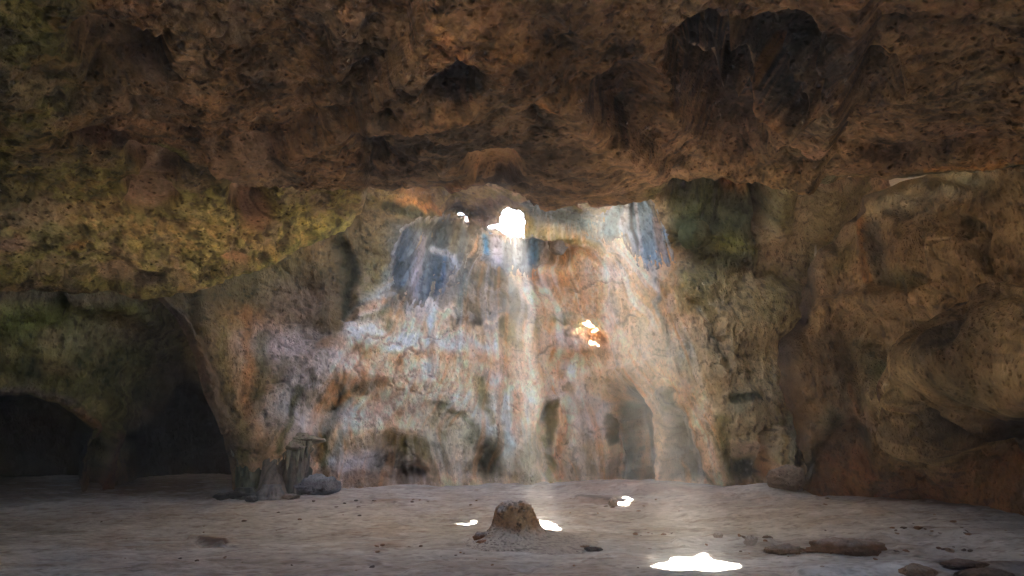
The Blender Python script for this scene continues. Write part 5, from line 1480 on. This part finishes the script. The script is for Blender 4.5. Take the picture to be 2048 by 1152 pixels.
def lath(name, x, z0, z1, r0, r1, seed, a, b, dy=0, squash=.8, waist=0, rough=.22, tip=False):
    n = 28
    m = 30
    t = np.linspace(0, 1, n)
    rad = r0 + (r1 - r0) * t
    rad = rad * (1 - waist * np.sin(np.pi * t))
    if tip:
        rad = r0 * (1 - t) ** .7 + .1
    th = np.linspace(0, 2 * np.pi, m, endpoint=False)
    A, T = np.meshgrid(th, t)
    Rd = np.interp(T, t, rad) * k
    V = np.stack([Rd * np.cos(A), Rd * squash * np.sin(A), (z0 + (z1 - z0) * T) * k], 2).reshape(-1, 3)
    Q = V + np.array([x * k + seed, dy, 0])
    V = V * np.array([1, 1, 1]) + np.stack([V[:, 0], V[:, 1], 0 * V[:, 0]], 1) * (rough * fbm(Q, (8, 8, 2.2), 3, seed) + .5 * rough * ridge(Q, (16, 16, 2), 2, seed + 4))[:, None]
    V = V + np.array([x * k, dy, 0]) + .012 * np.stack([fbm(Q, 5, 2, 1), fbm(Q, 5, 2, 2), 0 * Q[:, 0]], 1)
    f = [(i * m + j, i * m + (j + 1) % m, (i + 1) * m + (j + 1) % m, (i + 1) * m + j) for i in range(n - 1) for j in range(m)]
    f.append(tuple(range(m))[::-1])
    f.append(tuple((n - 1) * m + j for j in range(m)))
    return colmesh(name, V, f, pcol(V, a, b, seed), M_flow, root)


Vc, Fc = rockshape((72 * k, 50 * k, 20 * k), 51, 5, 4, .5, .75)
Vc = Vc + np.array([0, .12, 102 * k])
o = colmesh('ledge', Vc, Fc, pcol(Vc, (.30, .28, .18), (.36, .28, .22), 52), M_flow, root)
lath('column', 0, -2, 104, 66, 60, 60, (.22, .19, .13), (.13, .12, .085), .30, squash=.35, waist=.05, rough=.3)
lath('column', 2, 0, 100, 26, 20, 61, (.36, .28, .24), (.20, .17, .13), .10, waist=.1)
lath('column', -42, -2, 98, 20, 26, 62, (.10, .12, .08), (.24, .22, .14), .14)
lath('column', 46, -2, 98, 22, 20, 63, (.24, .18, .14), (.11, .12, .10), .14)
lath('stalagmite', 8, -2, 58, 30, 4, 64, (.30, .235, .19), (.22, .18, .15), -.06, tip=True, rough=.12)
lath('base_rock', 12, -4, 22, 26, 15, 65, (.16, .17, .19), (.34, .30, .28), -.22, rough=.3)
lath('base_rock', -38, -4, 16, 26, 16, 66, (.08, .08, .07), (.22, .20, .15), -.10, rough=.3)
for q_, (xx, ll) in enumerate([(-68, 30), (-60, 46), (-50, 34), (-40, 40), (-28, 52), (-16, 34), (-6, 28), (6, 30), (16, 40), (26, 34), (34, 56), (44, 36), (52, 50), (60, 38), (68, 32)]):
    lath('stalactite', xx, 100, 100 - ll, 7, 2, 70 + q_, (.34, .30, .20), (.20, .18, .12), -.10 + .04 * (q_ % 3), tip=True, rough=.15)

# ------------------------------------------------------------------ haze
def haze(density, lo=(-28, -26, -2), hi=(28, 27, 13.5)):
    v = [(x, y, z) for x in (lo[0], hi[0]) for y in (lo[1], hi[1]) for z in (lo[2], hi[2])]
    f = [(0, 1, 3, 2), (4, 6, 7, 5), (0, 4, 5, 1), (2, 3, 7, 6), (0, 2, 6, 4), (1, 5, 7, 3)]
    me = bpy.data.meshes.new('haze')
    me.from_pydata(v, [], f)
    m = bpy.data.materials.new('haze')
    m.use_nodes = True
    nt = m.node_tree
    nt.nodes.clear()
    out = nt.nodes.new('ShaderNodeOutputMaterial')
    pv = nt.nodes.new('ShaderNodeVolumePrincipled')
    pv.inputs['Color'].default_value = (1, .96, .9, 1)
    pv.inputs['Density'].default_value = density
    pv.inputs['Anisotropy'].default_value = .6
    nt.links.new(pv.outputs[0], out.inputs['Volume'])
    o = link('haze', me, m)
    tag(o, 'thin dusty haze filling the cave air and showing the sunbeams', 'haze', kind='stuff')


haze(.0072)

# ------------------------------------------------------------------ light
w = bpy.data.worlds.new("World")
SC.world = w
w.use_nodes = True
nt = w.node_tree
bg = nt.nodes['Background']
sky = nt.nodes.new('ShaderNodeTexSky')
sky.sky_type = 'NISHITA'
sky.sun_disc = False
el = math.asin(SUN[2])
sky.sun_elevation = el
sky.sun_rotation = math.atan2(SUN[0], SUN[1])
nt.links.new(sky.outputs[0], bg.inputs['Color'])
bg.inputs['Strength'].default_value = .05
sd = bpy.data.lights.new('sun', 'SUN')
sd.energy = 5
sd.angle = math.radians(.5)
sd.color = (1, .93, .82)
so = bpy.data.objects.new('sun', sd)
COL.objects.link(so)
so.rotation_euler = Vector(SUN).to_track_quat('Z', 'Y').to_euler()
so.location = Vector(SUN) * 40

SC.view_settings.view_transform = 'Standard'
SC.view_settings.look = 'None'
SC.view_settings.exposure = 6.1
SC.view_settings.gamma = 1
cy = SC.cycles
cy.max_bounces = 8
cy.diffuse_bounces = 6
cy.volume_bounces = 1
cy.use_denoising = True
cy.sample_clamp_indirect = 4
